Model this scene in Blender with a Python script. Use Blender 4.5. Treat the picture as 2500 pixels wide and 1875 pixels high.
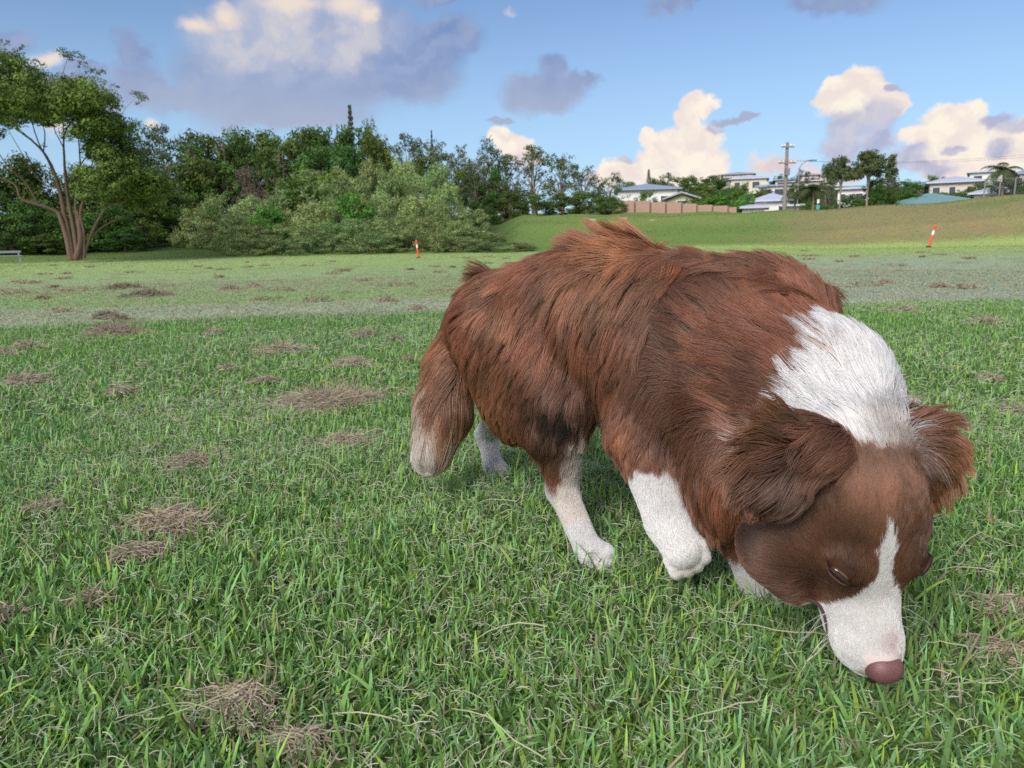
import bpy, math, random, os
import numpy as np
from mathutils import Vector, Matrix
sc = bpy.context.scene
for o in list(bpy.data.objects): bpy.data.objects.remove(o)
DEV = os.environ.get('SCENE_DEV', '')

# ------------------------------------------------------------------ camera
H0 = 0.5
PITCH, ROLL = math.radians(10.69), math.radians(1.15)
FPX = 2500 * 26 / 36
_F = Vector((0, math.cos(PITCH), -math.sin(PITCH)))
_R0 = Vector((1, 0, 0)); _U0 = Vector((0, math.sin(PITCH), math.cos(PITCH)))
_R = math.cos(ROLL) * _R0 - math.sin(ROLL) * _U0
_U = math.sin(ROLL) * _R0 + math.cos(ROLL) * _U0
cam_d = bpy.data.cameras.new('camera'); cam = bpy.data.objects.new('camera', cam_d)
sc.collection.objects.link(cam); sc.camera = cam
cam_d.lens = 26; cam_d.sensor_width = 36; cam_d.clip_start = 0.02; cam_d.clip_end = 8000
m = Matrix((_R, _U, -_F)).transposed().to_4x4(); m.translation = (0, 0, H0); cam.matrix_world = m
cam_d.dof.use_dof = True; cam_d.dof.focus_distance = 1.15; cam_d.dof.aperture_fstop = 13

def ray(qx, qy):
    return _F + _R * float((qx - 1250) / FPX) - _U * float((qy - 937.5) / FPX)
def at(qx, qy, y):
    """world point seen at photo pixel (qx,qy) at world depth y"""
    d = ray(qx, qy); return Vector((0, 0, H0)) + d * (y / d.y)

# ------------------------------------------------------------------ node helpers
class NT:
    def __init__(s, tree): s.t = tree; s.n = tree.nodes; s.l = tree.links
    def new(s, typ, **kw):
        nd = s.n.new(typ)
        for k, v in kw.items(): setattr(nd, k, v)
        return nd
    def put(s, sock, v):
        if hasattr(v, 'is_output'): s.l.new(v, sock)
        else:
            if isinstance(v, (tuple, list)) and len(v) == 3 and sock.type == 'RGBA': v = (*v, 1)
            sock.default_value = v
    def m(s, op, a, b=None, c=None, clamp=False):
        nd = s.new('ShaderNodeMath', operation=op, use_clamp=clamp)
        s.put(nd.inputs[0], a)
        if b is not None: s.put(nd.inputs[1], b)
        if c is not None: s.put(nd.inputs[2], c)
        return nd.outputs[0]
    def v(s, op, a, b=None, c=None):
        nd = s.new('ShaderNodeVectorMath', operation=op)
        s.put(nd.inputs[0], a)
        if b is not None:
            if op == 'SCALE': s.put(nd.inputs[3], b)
            else: s.put(nd.inputs[1], b)
        if c is not None: s.put(nd.inputs[2], c)
        return nd.outputs['Value'] if op in ('LENGTH', 'DOT_PRODUCT') else nd.outputs[0]
    def noise(s, vec, scale, detail=3, rough=.55, dist=0):
        nd = s.new('ShaderNodeTexNoise')
        if vec is not None: s.put(nd.inputs['Vector'], vec)
        nd.inputs['Scale'].default_value = scale; nd.inputs['Detail'].default_value = detail
        nd.inputs['Roughness'].default_value = rough; nd.inputs['Distortion'].default_value = dist
        return nd.outputs
    def mix(s, f, a, b, mode='MIX'):
        nd = s.new('ShaderNodeMix', data_type='RGBA', blend_type=mode)
        s.put(nd.inputs[0], f); s.put(nd.inputs[6], a); s.put(nd.inputs[7], b)
        return nd.outputs[2]
    def ss(s, v, lo, hi, a=0.0, b=1.0):
        nd = s.new('ShaderNodeMapRange', interpolation_type='SMOOTHSTEP')
        s.put(nd.inputs[0], v); s.put(nd.inputs[1], lo); s.put(nd.inputs[2], hi)
        s.put(nd.inputs[3], a); s.put(nd.inputs[4], b)
        return nd.outputs[0]

def srgb(r, g, b):
    f = lambda c: (c / 255 / 12.92) if c <= 10 else ((c / 255 + .055) / 1.055) ** 2.4
    return (f(r), f(g), f(b))

# ------------------------------------------------------------------ sky
SUN_AZ, SUN_EL = math.radians(212), math.radians(38)      # compass from +Y clockwise: behind the camera
w = bpy.data.worlds.new('World'); sc.world = w; w.use_nodes = True
N = NT(w.node_tree); N.n.clear()
tc = N.new('ShaderNodeTexCoord').outputs['Generated']
sep = N.new('ShaderNodeSeparateXYZ'); N.put(sep.inputs[0], tc)
X, Y, Z = sep.outputs
az = N.m('ARCTAN2', X, Y); el = N.m('ARCSINE', Z)
cmb = N.new('ShaderNodeCombineXYZ'); N.put(cmb.inputs[0], az); N.put(cmb.inputs[1], el)
P0 = cmb.outputs[0]
def azel(qx, qy):
    d = ray(qx, qy).normalized(); return math.atan2(d.x, d.y), math.asin(d.z)
nz1 = N.noise(P0, 9, 5, .6)['Color']
nz2 = N.noise(P0, 45, 4, .6)['Color']
c05 = (.5, .5, .5)
warp = N.v('ADD', N.v('SCALE', N.v('SUBTRACT', nz1, c05), .085), N.v('SCALE', N.v('SUBTRACT', nz2, c05), .026))
Pw = N.v('ADD', P0, warp)
PwS = N.v('ADD', P0, N.v('SCALE', warp, .7))
PwB = N.v('ADD', P0, N.v('ADD', N.v('SCALE', N.v('SUBTRACT', nz1, c05), .075), N.v('SCALE', N.v('SUBTRACT', nz2, c05), .008)))
relS = N.m('MULTIPLY_ADD', N.m('SUBTRACT', N.noise(PwB, 8, 2, .5)['Fac'], .5), 2.4, .5, clamp=True)
def field(blobs, P):
    acc = None
    for (qx, qy, rx, ry) in blobs:
        a, e = azel(qx, qy); rx /= FPX * 1.0; ry /= FPX * 1.0
        q = N.v('MULTIPLY_ADD', P, (1 / rx, 1 / ry, 0), (-a / rx, -e / ry, 0))
        d = N.v('LENGTH', q)
        acc = d if acc is None else N.m('SMOOTH_MIN', acc, d, .25)
    return acc
G1 = [(600,190,210,105),(800,170,240,130),(980,175,170,95),(1080,100,115,62),(700,90,250,110),(900,80,170,90),(720,285,220,45),(520,190,110,60),
      (335,215,75,60),(325,130,38,45),(430,225,80,30),(25,80,50,32),(1320,225,115,55),(1340,168,48,42),(1225,290,50,12),(1400,195,60,30),
      (2035,5,115,42),(1650,-5,75,28),(1085,-5,90,16),(1800,302,40,14),(200,170,60,20),(170,240,120,60)]
W1 = [(545,75,120,70),(690,60,180,115),(860,60,130,105),(820,130,110,65),(610,130,140,60),(1245,42,22,16)]
K1 = [(475,48,55,26),(548,22,50,34),(700,-10,120,30),(850,5,95,44),(905,30,50,28),(113,132,36,24),(355,303,30,16),(138,300,40,22),(60,250,50,30)]
C1 = [(1702,252,34,30),(1738,268,26,26),(1685,292,38,36),(1582,338,28,28),(1642,345,50,46),(1705,350,60,52),(1598,392,62,38),
      (1710,402,74,42),(1510,418,52,26),(1540,440,90,26),(1650,440,130,26),
      (2109,200,56,38),(2048,225,42,34),(2024,262,32,34),(2156,222,40,32),(2180,250,34,30),(2086,262,52,44),
      (2292,292,46,38),(2345,288,50,38),(2235,342,38,30),(2300,350,66,50),(2405,345,60,46),(2330,400,90,50),(2470,385,60,42),(2510,335,50,40),
      (1225,342,42,36),(1255,362,60,34)]
G2 = [(2135,285,58,46),(2075,318,48,44),(2060,370,62,46),(2145,345,52,50),(2222,398,58,34),(2450,362,34,34),(2432,300,44,18),(2270,420,70,24),
      (1752,318,24,16),(1520,398,26,12),(2480,310,40,16),(2185,212,24,14),(2330,372,30,14)]
P1 = [(1870,400,48,26),(1915,412,60,22),(1500,440,80,30),(2040,425,90,20),(1750,440,120,22),(1290,395,60,30)]
relA = N.noise(N.v('MULTIPLY', Pw, (1, 1.25, 1)), 26, 3, .5)['Fac']
relB = N.noise(N.v('ADD', N.v('MULTIPLY', Pw, (1, 1.25, 1)), (-.012, .016, 0)), 26, 3, .5)['Fac']
rel = N.m('MULTIPLY_ADD', N.m('SUBTRACT', relA, relB), 3.2, .5, clamp=True)
sky = N.new('ShaderNodeTexSky', sky_type='NISHITA'); sky.sun_disc = False
sky.sun_elevation = SUN_EL; sky.sun_rotation = SUN_AZ; sky.altitude = 20; sky.air_density = 1.0; sky.dust_density = .6; sky.ozone_density = 2.2
STR = 0.092; EXPO = .35; EF = 2 ** EXPO
col = N.mix(1.0, sky.outputs[0], (.98, 1.04, 1.16, 1), 'MULTIPLY')
zc = N.m('MAXIMUM', Z, 0.0)
col = N.mix(N.ss(zc, 0.0, .34, .62, 0.0), col, tuple(c / STR / EF for c in srgb(176, 216, 248)))
# behind the camera: unseen sunset sky and cloud, warmed and brightened as added fill
back = N.ss(N.m('MULTIPLY', Y, -1), -.1, .9)
col = N.mix(N.m('MULTIPLY', back, .6), col, (11.5, 10.2, 9.0, 1))
gen = N.noise(N.v('MULTIPLY', tc, (1, 1, 2.2)), 2.2, 6, .6)['Fac']
front = N.ss(Y, .15, .45)
lowfront = N.m('MULTIPLY', front, N.ss(Z, .34, .42, 1.0, 0.0))
ga = N.m('MULTIPLY', N.ss(gen, .5, .66), N.m('SUBTRACT', 1.0, lowfront))
col = N.mix(N.m('MULTIPLY', ga, .85), col, (8.6, 8.4, 8.6, 1))
def lay(base, blobs, P, soft, color, amt=1.0):
    a = N.ss(field(blobs, P), 1.0, 1.0 - soft)
    a.node.inputs[1].default_value, a.node.inputs[2].default_value = 1.0 - soft, 1.0
    a.node.inputs[3].default_value, a.node.inputs[4].default_value = amt, 0.0
    return N.mix(a, base, color)
S = lambda *c: tuple(x / STR / EF for x in srgb(*c))
greyc = N.mix(N.ss(el, .14, .24), S(170, 180, 206), N.mix(N.m('MULTIPLY_ADD', rel, .35, N.m('MULTIPLY', relS, .65)), S(116, 142, 192), S(166, 180, 210)))
col = lay(col, G1, N.v('ADD', PwB, N.v('SCALE', N.v('SUBTRACT', nz2, c05), .014)), .5, greyc, .95)
col = lay(col, W1, PwB, .95, N.mix(rel, S(186, 193, 214), S(216, 211, 214)), .9)
col = lay(col, P1, Pw, .7, N.mix(rel, S(226, 206, 208), S(250, 222, 206)), .9)
col = lay(col, K1, PwB, .9, S(250, 230, 212), .8)
cream = N.mix(rel, S(240, 226, 220), S(255, 245, 229))
col = lay(col, C1, PwS, .32, cream, 1.0)
col = lay(col, G2, PwS, .6, N.mix(rel, S(176, 180, 208), S(206, 202, 216)), .9)
below = N.ss(Z, -.02, 0.0)
col = N.mix(below, (1.2, 1.5, .8, 1), col)
bg = N.new('ShaderNodeBackground'); N.put(bg.inputs[0], col); bg.inputs[1].default_value = STR
out = N.new('ShaderNodeOutputWorld'); N.l.new(bg.outputs[0], out.inputs[0])
w.cycles.sampling_method = 'MANUAL'; w.cycles.sample_map_resolution = 512

# ------------------------------------------------------------------ sun (already low and veiled: wide and soft)
sun_d = bpy.data.lights.new('sun', 'SUN'); sun_o = bpy.data.objects.new('sun', sun_d); sc.collection.objects.link(sun_o)
sun_d.energy = 2.9; sun_d.angle = math.radians(30); sun_d.color = (1.0, .96, .91)
_sd = Vector((math.sin(SUN_AZ) * math.cos(SUN_EL), math.cos(SUN_AZ) * math.cos(SUN_EL), math.sin(SUN_EL)))
sun_o.rotation_euler = _sd.to_track_quat('Z', 'Y').to_euler()

sc.view_settings.view_transform = 'Standard'; sc.view_settings.look = 'None'
sc.view_settings.exposure = EXPO; sc.view_settings.gamma = 1; sc.view_settings.use_curve_mapping = False
sc.render.engine = 'CYCLES'
cy = sc.cycles
cy.max_bounces = 6; cy.diffuse_bounces = 3; cy.glossy_bounces = 2; cy.transmission_bounces = 4; cy.transparent_max_bounces = 6
cy.use_denoising = False; cy.use_adaptive_sampling = True; cy.adaptive_threshold = .01
cy.sample_clamp_indirect = 4

# ------------------------------------------------------------------ mesh helpers
def mesh_tris(name, V, T, col=None, smooth=True):
    me = bpy.data.meshes.new(name)
    V = np.asarray(V, np.float32); T = np.asarray(T, np.int32)
    me.vertices.add(len(V)); me.vertices.foreach_set('co', V.ravel())
    k = T.shape[1]
    me.loops.add(T.size); me.loops.foreach_set('vertex_index', T.ravel())
    me.polygons.add(len(T))
    me.polygons.foreach_set('loop_start', np.arange(0, T.size, k, dtype=np.int32))
    me.polygons.foreach_set('loop_total', np.full(len(T), k, np.int32))
    me.polygons.foreach_set('use_smooth', np.full(len(T), smooth, bool))
    me.update(calc_edges=True)
    if col is not None:
        a = me.color_attributes.new('Col', 'FLOAT_COLOR', 'POINT')
        c = np.ones((len(V), 4), np.float32); c[:, :3] = col
        a.data.foreach_set('color', c.ravel())
    return me
def link(name, data, mat=None, parent=None, loc=(0, 0, 0)):
    o = bpy.data.objects.new(name, data); sc.collection.objects.link(o)
    if mat is not None and data is not None and not data.materials: data.materials.append(mat)
    if parent is not None: o.parent = parent
    o.location = loc
    return o
def tag(o, label=None, cat=None, group=None, kind=None):
    if label: o['label'] = label
    if cat: o['category'] = cat
    if group: o['group'] = group
    if kind: o['kind'] = kind
    return o
def attr_mat(name, rough=.7, spec=.3, trans=0.0, bump=None, var=None, attr='Col', tint=None):
    mt = bpy.data.materials.new(name); mt.use_nodes = True; n = NT(mt.node_tree)
    p = n.n['Principled BSDF']
    a = n.new('ShaderNodeAttribute', attribute_name=attr)
    c = a.outputs['Color']
    if tint:
        oi = n.new('ShaderNodeObjectInfo')
        hs = n.new('ShaderNodeHueSaturation')
        n.put(hs.inputs['Color'], c)
        n.put(hs.inputs['Hue'], n.m('MULTIPLY_ADD', oi.outputs['Random'], tint * .12, .5 - tint * .06))
        n.put(hs.inputs['Value'], n.m('MULTIPLY_ADD', n.m('FRACT', n.m('MULTIPLY', oi.outputs['Random'], 7.3)), tint, 1 - tint / 2))
        c = hs.outputs[0]
    n.put(p.inputs['Base Color'], c)
    p.inputs['Roughness'].default_value = rough; p.inputs['Specular IOR Level'].default_value = spec
    if trans:
        tr = n.new('ShaderNodeBsdfTranslucent'); n.put(tr.inputs[0], c)
        mx = n.new('ShaderNodeMixShader'); mx.inputs[0].default_value = trans
        n.l.new(p.outputs[0], mx.inputs[1]); n.l.new(tr.outputs[0], mx.inputs[2])
        n.l.new(mx.outputs[0], n.n['Material Output'].inputs[0])
    return mt
def flat_mat(name, c, rough=.7, spec=.3, nscale=6, namt=.15, metal=0, bump=0.0):
    mt = bpy.data.materials.new(name); mt.use_nodes = True; n = NT(mt.node_tree)
    p = n.n['Principled BSDF']
    nz = n.noise(n.new('ShaderNodeTexCoord').outputs['Object'], nscale, 5, .6)['Fac']
    n.put(p.inputs['Base Color'], n.mix(nz, tuple(x * (1 - namt * 2) for x in c), tuple(min(1, x * (1 + namt * 1.6)) for x in c)))
    p.inputs['Roughness'].default_value = rough; p.inputs['Specular IOR Level'].default_value = spec; p.inputs['Metallic'].default_value = metal
    if bump:
        b = n.new('ShaderNodeBump'); b.inputs['Strength'].default_value = bump; n.put(b.inputs['Height'], nz); n.l.new(b.outputs[0], p.inputs['Normal'])
    return mt
rng = np.random.default_rng(7)

# ------------------------------------------------------------------ terrain height (columns by bearing, rows by distance)
T_D = np.array([0, 30, 41, 46, 52, 58, 75, 100, 150, 200, 600, 4000.])
T_Q = np.array([-2500, -700, 110, 480, 900, 1220, 1290, 1580, 1920, 2260, 2500, 2900, 5000.])
T_H = np.array([
 [0,0,0,0,.1,.3,1,2,3,3,3,3],
 [0,0,0,.2,.5,1,2.5,4,5,6,6,6],
 [0,0,0,.25,.6,1.0,3,4.5,5,6,6,6],
 [0,0,.05,.4,.8,1.4,3.2,4.6,5,6,6,6],
 [0,0,0,.3,.8,1.3,3.4,4.6,5,6,6,6],
 [0,0,0,.2,.7,1.5,3.2,4.3,5,6,6,6],
 [0,0,0,.3,1.7,2.55,3.4,3.8,5,7,7,7],
 [0,0,0,.8,2.1,2.55,2.9,3.3,8,12.5,14,14],
 [0,0,0,.9,2.2,2.4,2.6,3.2,8.5,13,14,14],
 [0,0,0,1.2,2.45,2.6,2.7,3.4,8,12,14,14],
 [0,0,0,1.4,2.75,2.9,3.0,3.6,9,13,14,14],
 [0,0,0,1.5,3.0,3.2,3.3,4,8,10,12,12],
 [0,0,0,1,2,2.5,3,4,5,6,6,6]])
def sm(x): return x * x * (3 - 2 * x)
def Hh(x, y):
    x = np.asarray(x, float); y = np.asarray(y, float)
    d = np.hypot(x, y); a = np.arctan2(x, y); a = np.clip(a, -1.25, 1.25)
    q = 1250 + FPX * np.tan(a)
    i = np.clip(np.searchsorted(T_Q, q) - 1, 0, len(T_Q) - 2); fi = sm(np.clip((q - T_Q[i]) / (T_Q[i + 1] - T_Q[i]), 0, 1))
    j = np.clip(np.searchsorted(T_D, d) - 1, 0, len(T_D) - 2); fj = np.clip((d - T_D[j]) / (T_D[j + 1] - T_D[j]), 0, 1)
    fj = np.where(j == 2, fj * fj, fj)
    h = (T_H[i, j] * (1 - fj) + T_H[i, j + 1] * fj) * (1 - fi) + (T_H[i + 1, j] * (1 - fj) + T_H[i + 1, j + 1] * fj) * fi
    und = .05 * np.sin(x * .35 + 1) * np.sin(y * .27 + .5) * np.clip((d - 5) / 30, 0, 1)
    near = .006 * np.sin(x * 5.3 + 2 * np.sin(y * 2.1)) * np.sin(y * 4.7 + 1.3) * np.clip(3 / (d + 1), 0, 1)
    return h + und + near + np.clip((d - 40) / 20, 0, 1) * .12 * np.sin(x * .9 + y * .3) * np.sin(y * .7 - x * .2)
def H1(x, y): return float(Hh(np.array([x]), np.array([y]))[0])
def smoothstep(a, b, x): t = np.clip((x - a) / (b - a), 0, 1); return t * t * (3 - 2 * t)
def vnoise(x, y, s, seed=0):
    """cheap value noise on the ground plane, 0..1"""
    x = x * s; y = y * s; xi = np.floor(x); yi = np.floor(y); fx = sm(x - xi); fy = sm(y - yi)
    def h(a, b): v = np.sin(a * 127.1 + b * 311.7 + seed * 74.7) * 43758.5453; return v - np.floor(v)
    return (h(xi, yi) * (1 - fx) + h(xi + 1, yi) * fx) * (1 - fy) + (h(xi, yi + 1) * (1 - fx) + h(xi + 1, yi + 1) * fx) * fy
def fbm(x, y, s, seed=0): return (vnoise(x, y, s, seed) * .5 + vnoise(x, y, s * 2.1, seed + 1) * .3 + vnoise(x, y, s * 4.3, seed + 2) * .2)
# ================================================================== DOG
Bf = Vector((.84, -.54, 0)); Br = Vector((-.54, -.84, 0)); Zv = Vector((0, 0, 1))
# head frame: L to the dog's left, F to the nose, U out of the forehead
hF = Vector((.075, -.262, -.962)).normalized()
hU = Vector((.083, -.96, .268)); hU = (hU - hU.dot(hF) * hF).normalized()
hL = hF.cross(hU).normalized()
if hL.x < 0: hL = -hL
HO = Vector((0, 0, H0)) + (Vector((.401, .767, .146)) - Vector((0, 0, H0))) * .935
HN = .95
HS = 1.18
def hp(l, f, u): return HO + hL * (l * HS) + hF * f + hU * (u * HS)
BR, WH, DK, GO, CR = range(5)
prims = []
def ell(c, r, axes, k=.02, col=BR, ln=.05, flow=(0, 0, -1), th=.02, w=1.0):
    prims.append(dict(t='e', c=np.array(c), r=np.array(r), R=np.array([list(a) for a in axes]), k=k, col=(col, col), ln=ln, flow=np.array(flow, float), th=th))
def cap(a, b, ra, rb, k=.015, col=BR, col2=None, ln=.02, flow=None, th=.008, cs=None):
    a = np.array(a); b = np.array(b)
    prims.append(dict(t='c', a=a, b=b, ra=ra, rb=rb, k=k, col=(col, col if col2 is None else col2), cs=cs or (0, 1), ln=ln,
                      flow=(b - a) / np.linalg.norm(b - a) if flow is None else np.array(flow, float), th=th))
BX = (Bf, Br, Zv)
back_dn = -Bf * .55 - Zv * .8 
side = tuple(back_dn)
HX = (hL, hF, hU)
hback = tuple(-hF)
# trunk
ell(at(1262,805,1.31), (.125,.085,.098), BX, .03, ln=.055, flow=tuple(-Bf*.8-Zv*.6), th=.022)
ell(at(1440,775,1.22), (.16,.088,.104), BX, .04, ln=.06, flow=tuple(-Bf*.42-Zv*1.0), th=.025)
ell(at(1610,830,1.135), (.165,.100,.128), BX, .04, ln=.065, flow=tuple(-Bf*.30-Zv*1.1), th=.030)
ell(at(1765,900,1.05), (.10,.088,.122), BX, .04, ln=.065, flow=tuple(-Bf*.22-Zv*1.1), th=.030)
ell(at(1860,795,1.05), (.09,.085,.085), BX, .03, ln=.07, flow=tuple(-Bf*.8-Zv*.6), th=.032)
# neck
NA, NB, NC = at(1800,840,1.03), at(1995,965,.895), at(2075,1090,.80)
nflow = tuple((NA - NC).normalized())
cap(NA, NB, .092, .076, .03, ln=.06, flow=nflow, th=.028)
cap(NB, NC, .076, .058, .03, ln=.045, flow=nflow, th=.022)
ell(at(1775,1070,.985), (.05,.05,.085), BX, .04, ln=.065, flow=(-.3,0,-1), th=.026)
ell(at(1895,1330,.765), (.036,.038,.032), HX, .03, ln=.024, flow=tuple(-hF*.5-hL*.7-hU*.3), th=.014)
ell(at(1945,1370,.785), (.036,.045,.036), HX, .03, col=WH, ln=.020, flow=tuple(-hF*.5-hL*.5-hU*.5), th=.010)
ell(at(1800,1160,.945), (.045,.05,.075), BX, .04, ln=.06, flow=(-.2,0,-1), th=.024)
ell(hp(-.01,-.09,-.085), (.055,.05,.050), HX, .03, col=WH, ln=.030, flow=(-.25,0,-1), th=.015)
# right fore leg, lifted
ell(at(1600,960,1.06), (.06,.04,.085), BX, .03, ln=.05, flow=(-.25,0,-1), th=.018)
el_ = at(1560,1065,1.06)
cap(at(1640,950,1.07), el_, .046, .036, .03, ln=.045, th=.016, flow=(-.3,0,-1))
wr_ = at(1630,1275,.985)
cap(el_, wr_, .035, .026, .018, col=BR, col2=WH, cs=(.28,.40), ln=.02, th=.009)
pw_ = at(1668,1340,.96)
cap(wr_, pw_, .026, .027, .012, col=WH, ln=.012, th=.005)
pdir = (pw_ - wr_).normalized(); pside = pdir.cross(Vector((-.4,-.8,.45))).normalized()
for s in (-1.5, -.5, .5, 1.5):
    q = pw_ + pside * (.0140 * s) + pdir * (.012 - .004 * abs(s))
    cap(q, q + pdir * .014 + Vector((0, .004, -.006)), .0108, .0098, .002, col=WH, ln=.005, th=.0012)
# left fore leg, standing
cap(at(1770,1150,1.03), at(1815,1310,1.00), .038, .026, .03, col=BR, col2=WH, cs=(.5,.7), ln=.03, th=.012)
ft = at(1858,1450,.985)
cap(at(1815,1310,1.00), ft, .026, .023, .015, col=WH, ln=.02, th=.008)
def paw(c, fwd, sgn=1):
    fwd = Vector(fwd).normalized(); sd = Vector((fwd.y, -fwd.x, 0))
    c = Vector(c)
    cap(c, c + fwd * .022, .021, .020, .012, col=WH, ln=.010, th=.004)
    for s in (-1.5, -.5, .5, 1.5):
        q = c + sd * (.0130 * s) + fwd * (.026 - .005 * abs(s)) + Vector((0, 0, -.004))
        cap(q, q + fwd * .014 + Vector((0, 0, -.004)), .0100, .0088, .002, col=WH, ln=.005, th=.0012)
paw(ft + Vector((.004, -.012, -.012)), (.5, -.8, 0))
# right hind leg
fl = tuple(-Bf*.5-Zv*.9)
ell(at(1270,920,1.235), (.082,.045,.110), BX, .03, ln=.042, flow=fl, th=.022)
cap(at(1208,840,1.29), at(1335,1060,1.18), .066, .032, .03, ln=.034, flow=fl, th=.02)
kn = at(1375,985,1.165); hk = at(1372,1195,1.18)
cap(at(1270,830,1.25), kn, .07, .042, .03, ln=.05, flow=fl, th=.018)
cap(kn, hk, .040, .021, .02, col=BR, col2=WH, cs=(.80,.93), ln=.022, flow=(-.15,0,-1), th=.010)
fh = at(1432,1332,1.115)
cap(hk, fh, .021, .019, .012, col=WH, ln=.012, th=.005)
paw(fh + Vector((.006, -.006, -.010)), (.75, -.55, 0))
# left hind leg
cap(at(1240,850,1.40), at(1240,970,1.48), .058, .034, .03, ln=.024, flow=fl, th=.010)
hk2 = at(1188,1062,1.62)
cap(at(1240,970,1.48), hk2, .032, .019, .02, col=BR, col2=WH, cs=(.15,.4), ln=.022, th=.010)
fh2 = at(1202,1128,1.59)
cap(hk2, fh2, .020, .018, .012, col=WH, ln=.012, th=.005)
paw(fh2 + Vector((0, -.006, -.010)), (.6, -.75, 0))
# tail
tb = [at(1205,715,1.37), at(1142,800,1.42), at(1105,895,1.43), at(1085,1000,1.41), at(1052,1105,1.39)]
for i in range(4):
    d = (tb[i+1] - tb[i]).normalized()
    d = (d + Vector((0,0,-.5))).normalized() if i > 1 else d
    cap(tb[i], tb[i+1], (.030,.032,.038,.034)[i], (.032,.038,.034,.010)[i], .015, col=BR, ln=(.06,.09,.12,.12)[i], flow=tuple(d), th=(.016,.028,.038,.032)[i])
NT0 = len(prims) - 4
# head
HEAD0 = len(prims)
ell(hp(0,-.058,-.014), (.062,.066,.050), HX, .02, ln=.024, flow=hback, th=.009)
ell(hp(0,-.008,-.016), (.050,.046,.034), HX, .015, ln=.012, flow=hback, th=.004)
for s in (-1, 1):
    ell(hp(s*.042,-.040,-.045), (.036,.052,.042), HX, .02, ln=.026, flow=tuple(-hF*.7 - hU*.5 + hL*s*.3), th=.010)
    ell(hp(s*.027,-.004,.003), (.020,.020,.013), HX, .012, ln=.010, flow=hback, th=.003)
cap(hp(0,-.005,-.044), hp(0,.096,-.032), .0490, .0300, .016, col=WH, ln=.007, flow=hback, th=.0012)
cap(hp(0,.02,-.020), hp(0,.10,-.018), .020, .0185, .012, col=WH, ln=.007, flow=hback, th=.0012)
for s in (-1, 1):
    ell(hp(s*.013,.088,-.036), (.021,.024,.025), HX, .01, col=WH, ln=.007, flow=hback, th=.0012)
cap(hp(0,-.02,-.070), hp(0,.078,-.062), .038, .026, .010, col=WH, ln=.012, flow=hback, th=.004)
# ears (folded, fluffy)
EX = lambda a, b: (Vector(a).normalized(), Vector(b).normalized(), Vector(a).cross(Vector(b)).normalized())
EAR0 = len(prims)
ell(at(1968,1100,.735), (.044,.034,.021), EX((.85,-.1,-.30),(.2,.2,.9)), .012, ln=.034, flow=(-.8,-.25,-.35), th=.015)
ell(at(1895,1170,.722), (.035,.028,.017), EX((.7,-.1,-.7),(.7,.1,.7)), .012, ln=.040, flow=(-.7,-.2,-.65), th=.016)
ell(at(2218,1085,.77), (.036,.030,.018), EX((.8,-.1,-.45),(.45,.2,.8)), .012, ln=.038, flow=(.6,-.3,-.6), th=.014)
ell(at(2255,1135,.757), (.024,.024,.016), EX((.6,-.1,-.8),(.8,.1,.5)), .012, ln=.030, flow=(.45,-.2,-.85), th=.013)

def sdp(p, P):
    if p['t'] == 'e':
        q = (P - p['c']) @ p['R'].T
        k0 = np.linalg.norm(q / p['r'], axis=-1); k1 = np.linalg.norm(q / p['r'] ** 2, axis=-1)
        return k0 * (k0 - 1) / np.maximum(k1, 1e-6)
    ab = p['b'] - p['a']; t = np.clip(((P - p['a']) @ ab) / (ab @ ab), 0, 1)
    return np.linalg.norm(P - p['a'] - t[..., None] * ab, axis=-1) - (p['ra'] + (p['rb'] - p['ra']) * t)
def bounds(p):
    if p['t'] == 'e': r = p['r'].max(); return p['c'] - r, p['c'] + r
    r = max(p['ra'], p['rb']); return np.minimum(p['a'], p['b']) - r, np.maximum(p['a'], p['b']) + r
GS = .0055 if DEV else .0045
lo = np.min([bounds(p)[0] for p in prims], 0) - .14; hi = np.max([bounds(p)[1] for p in prims], 0) + .14
dims = np.ceil((hi - lo) / GS).astype(int) + 1
G = np.full(dims, .14, np.float32)
for p in prims:
    a, b = bounds(p); mrg = .14
    i0 = np.maximum(((a - mrg - lo) / GS).astype(int), 0); i1 = np.minimum(((b + mrg - lo) / GS).astype(int) + 2, dims)
    ax = [lo[i] + GS * np.arange(i0[i], i1[i]) for i in range(3)]
    Pg = np.stack(np.meshgrid(*ax, indexing='ij'), -1).astype(np.float32)
    d = sdp(p, Pg).astype(np.float32); sl = tuple(slice(i0[i], i1[i]) for i in range(3)); g = G[sl]; k = p['k']
    h = np.maximum(k - np.abs(g - d), 0) / k
    G[sl] = np.minimum(g, d) - h * h * k * .25
def gs(P, arr=None):
    q = (P - lo) / GS; q = np.clip(q, 0, np.array(dims) - 1.001); i = q.astype(np.int32); f = q - i
    r = 0
    for a in (0, 1):
        for b in (0, 1):
            for c in (0, 1):
                wt = (f[:, 0] if a else 1 - f[:, 0]) * (f[:, 1] if b else 1 - f[:, 1]) * (f[:, 2] if c else 1 - f[:, 2])
                r = r + wt * G[i[:, 0] + a, i[:, 1] + b, i[:, 2] + c]
    return r
def grad(P):
    e = GS * .9; g = np.stack([gs(P + e * v) - gs(P - e * v) for v in np.eye(3)], -1)
    return g / np.maximum(np.linalg.norm(g, axis=1, keepdims=True), 1e-9)
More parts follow.
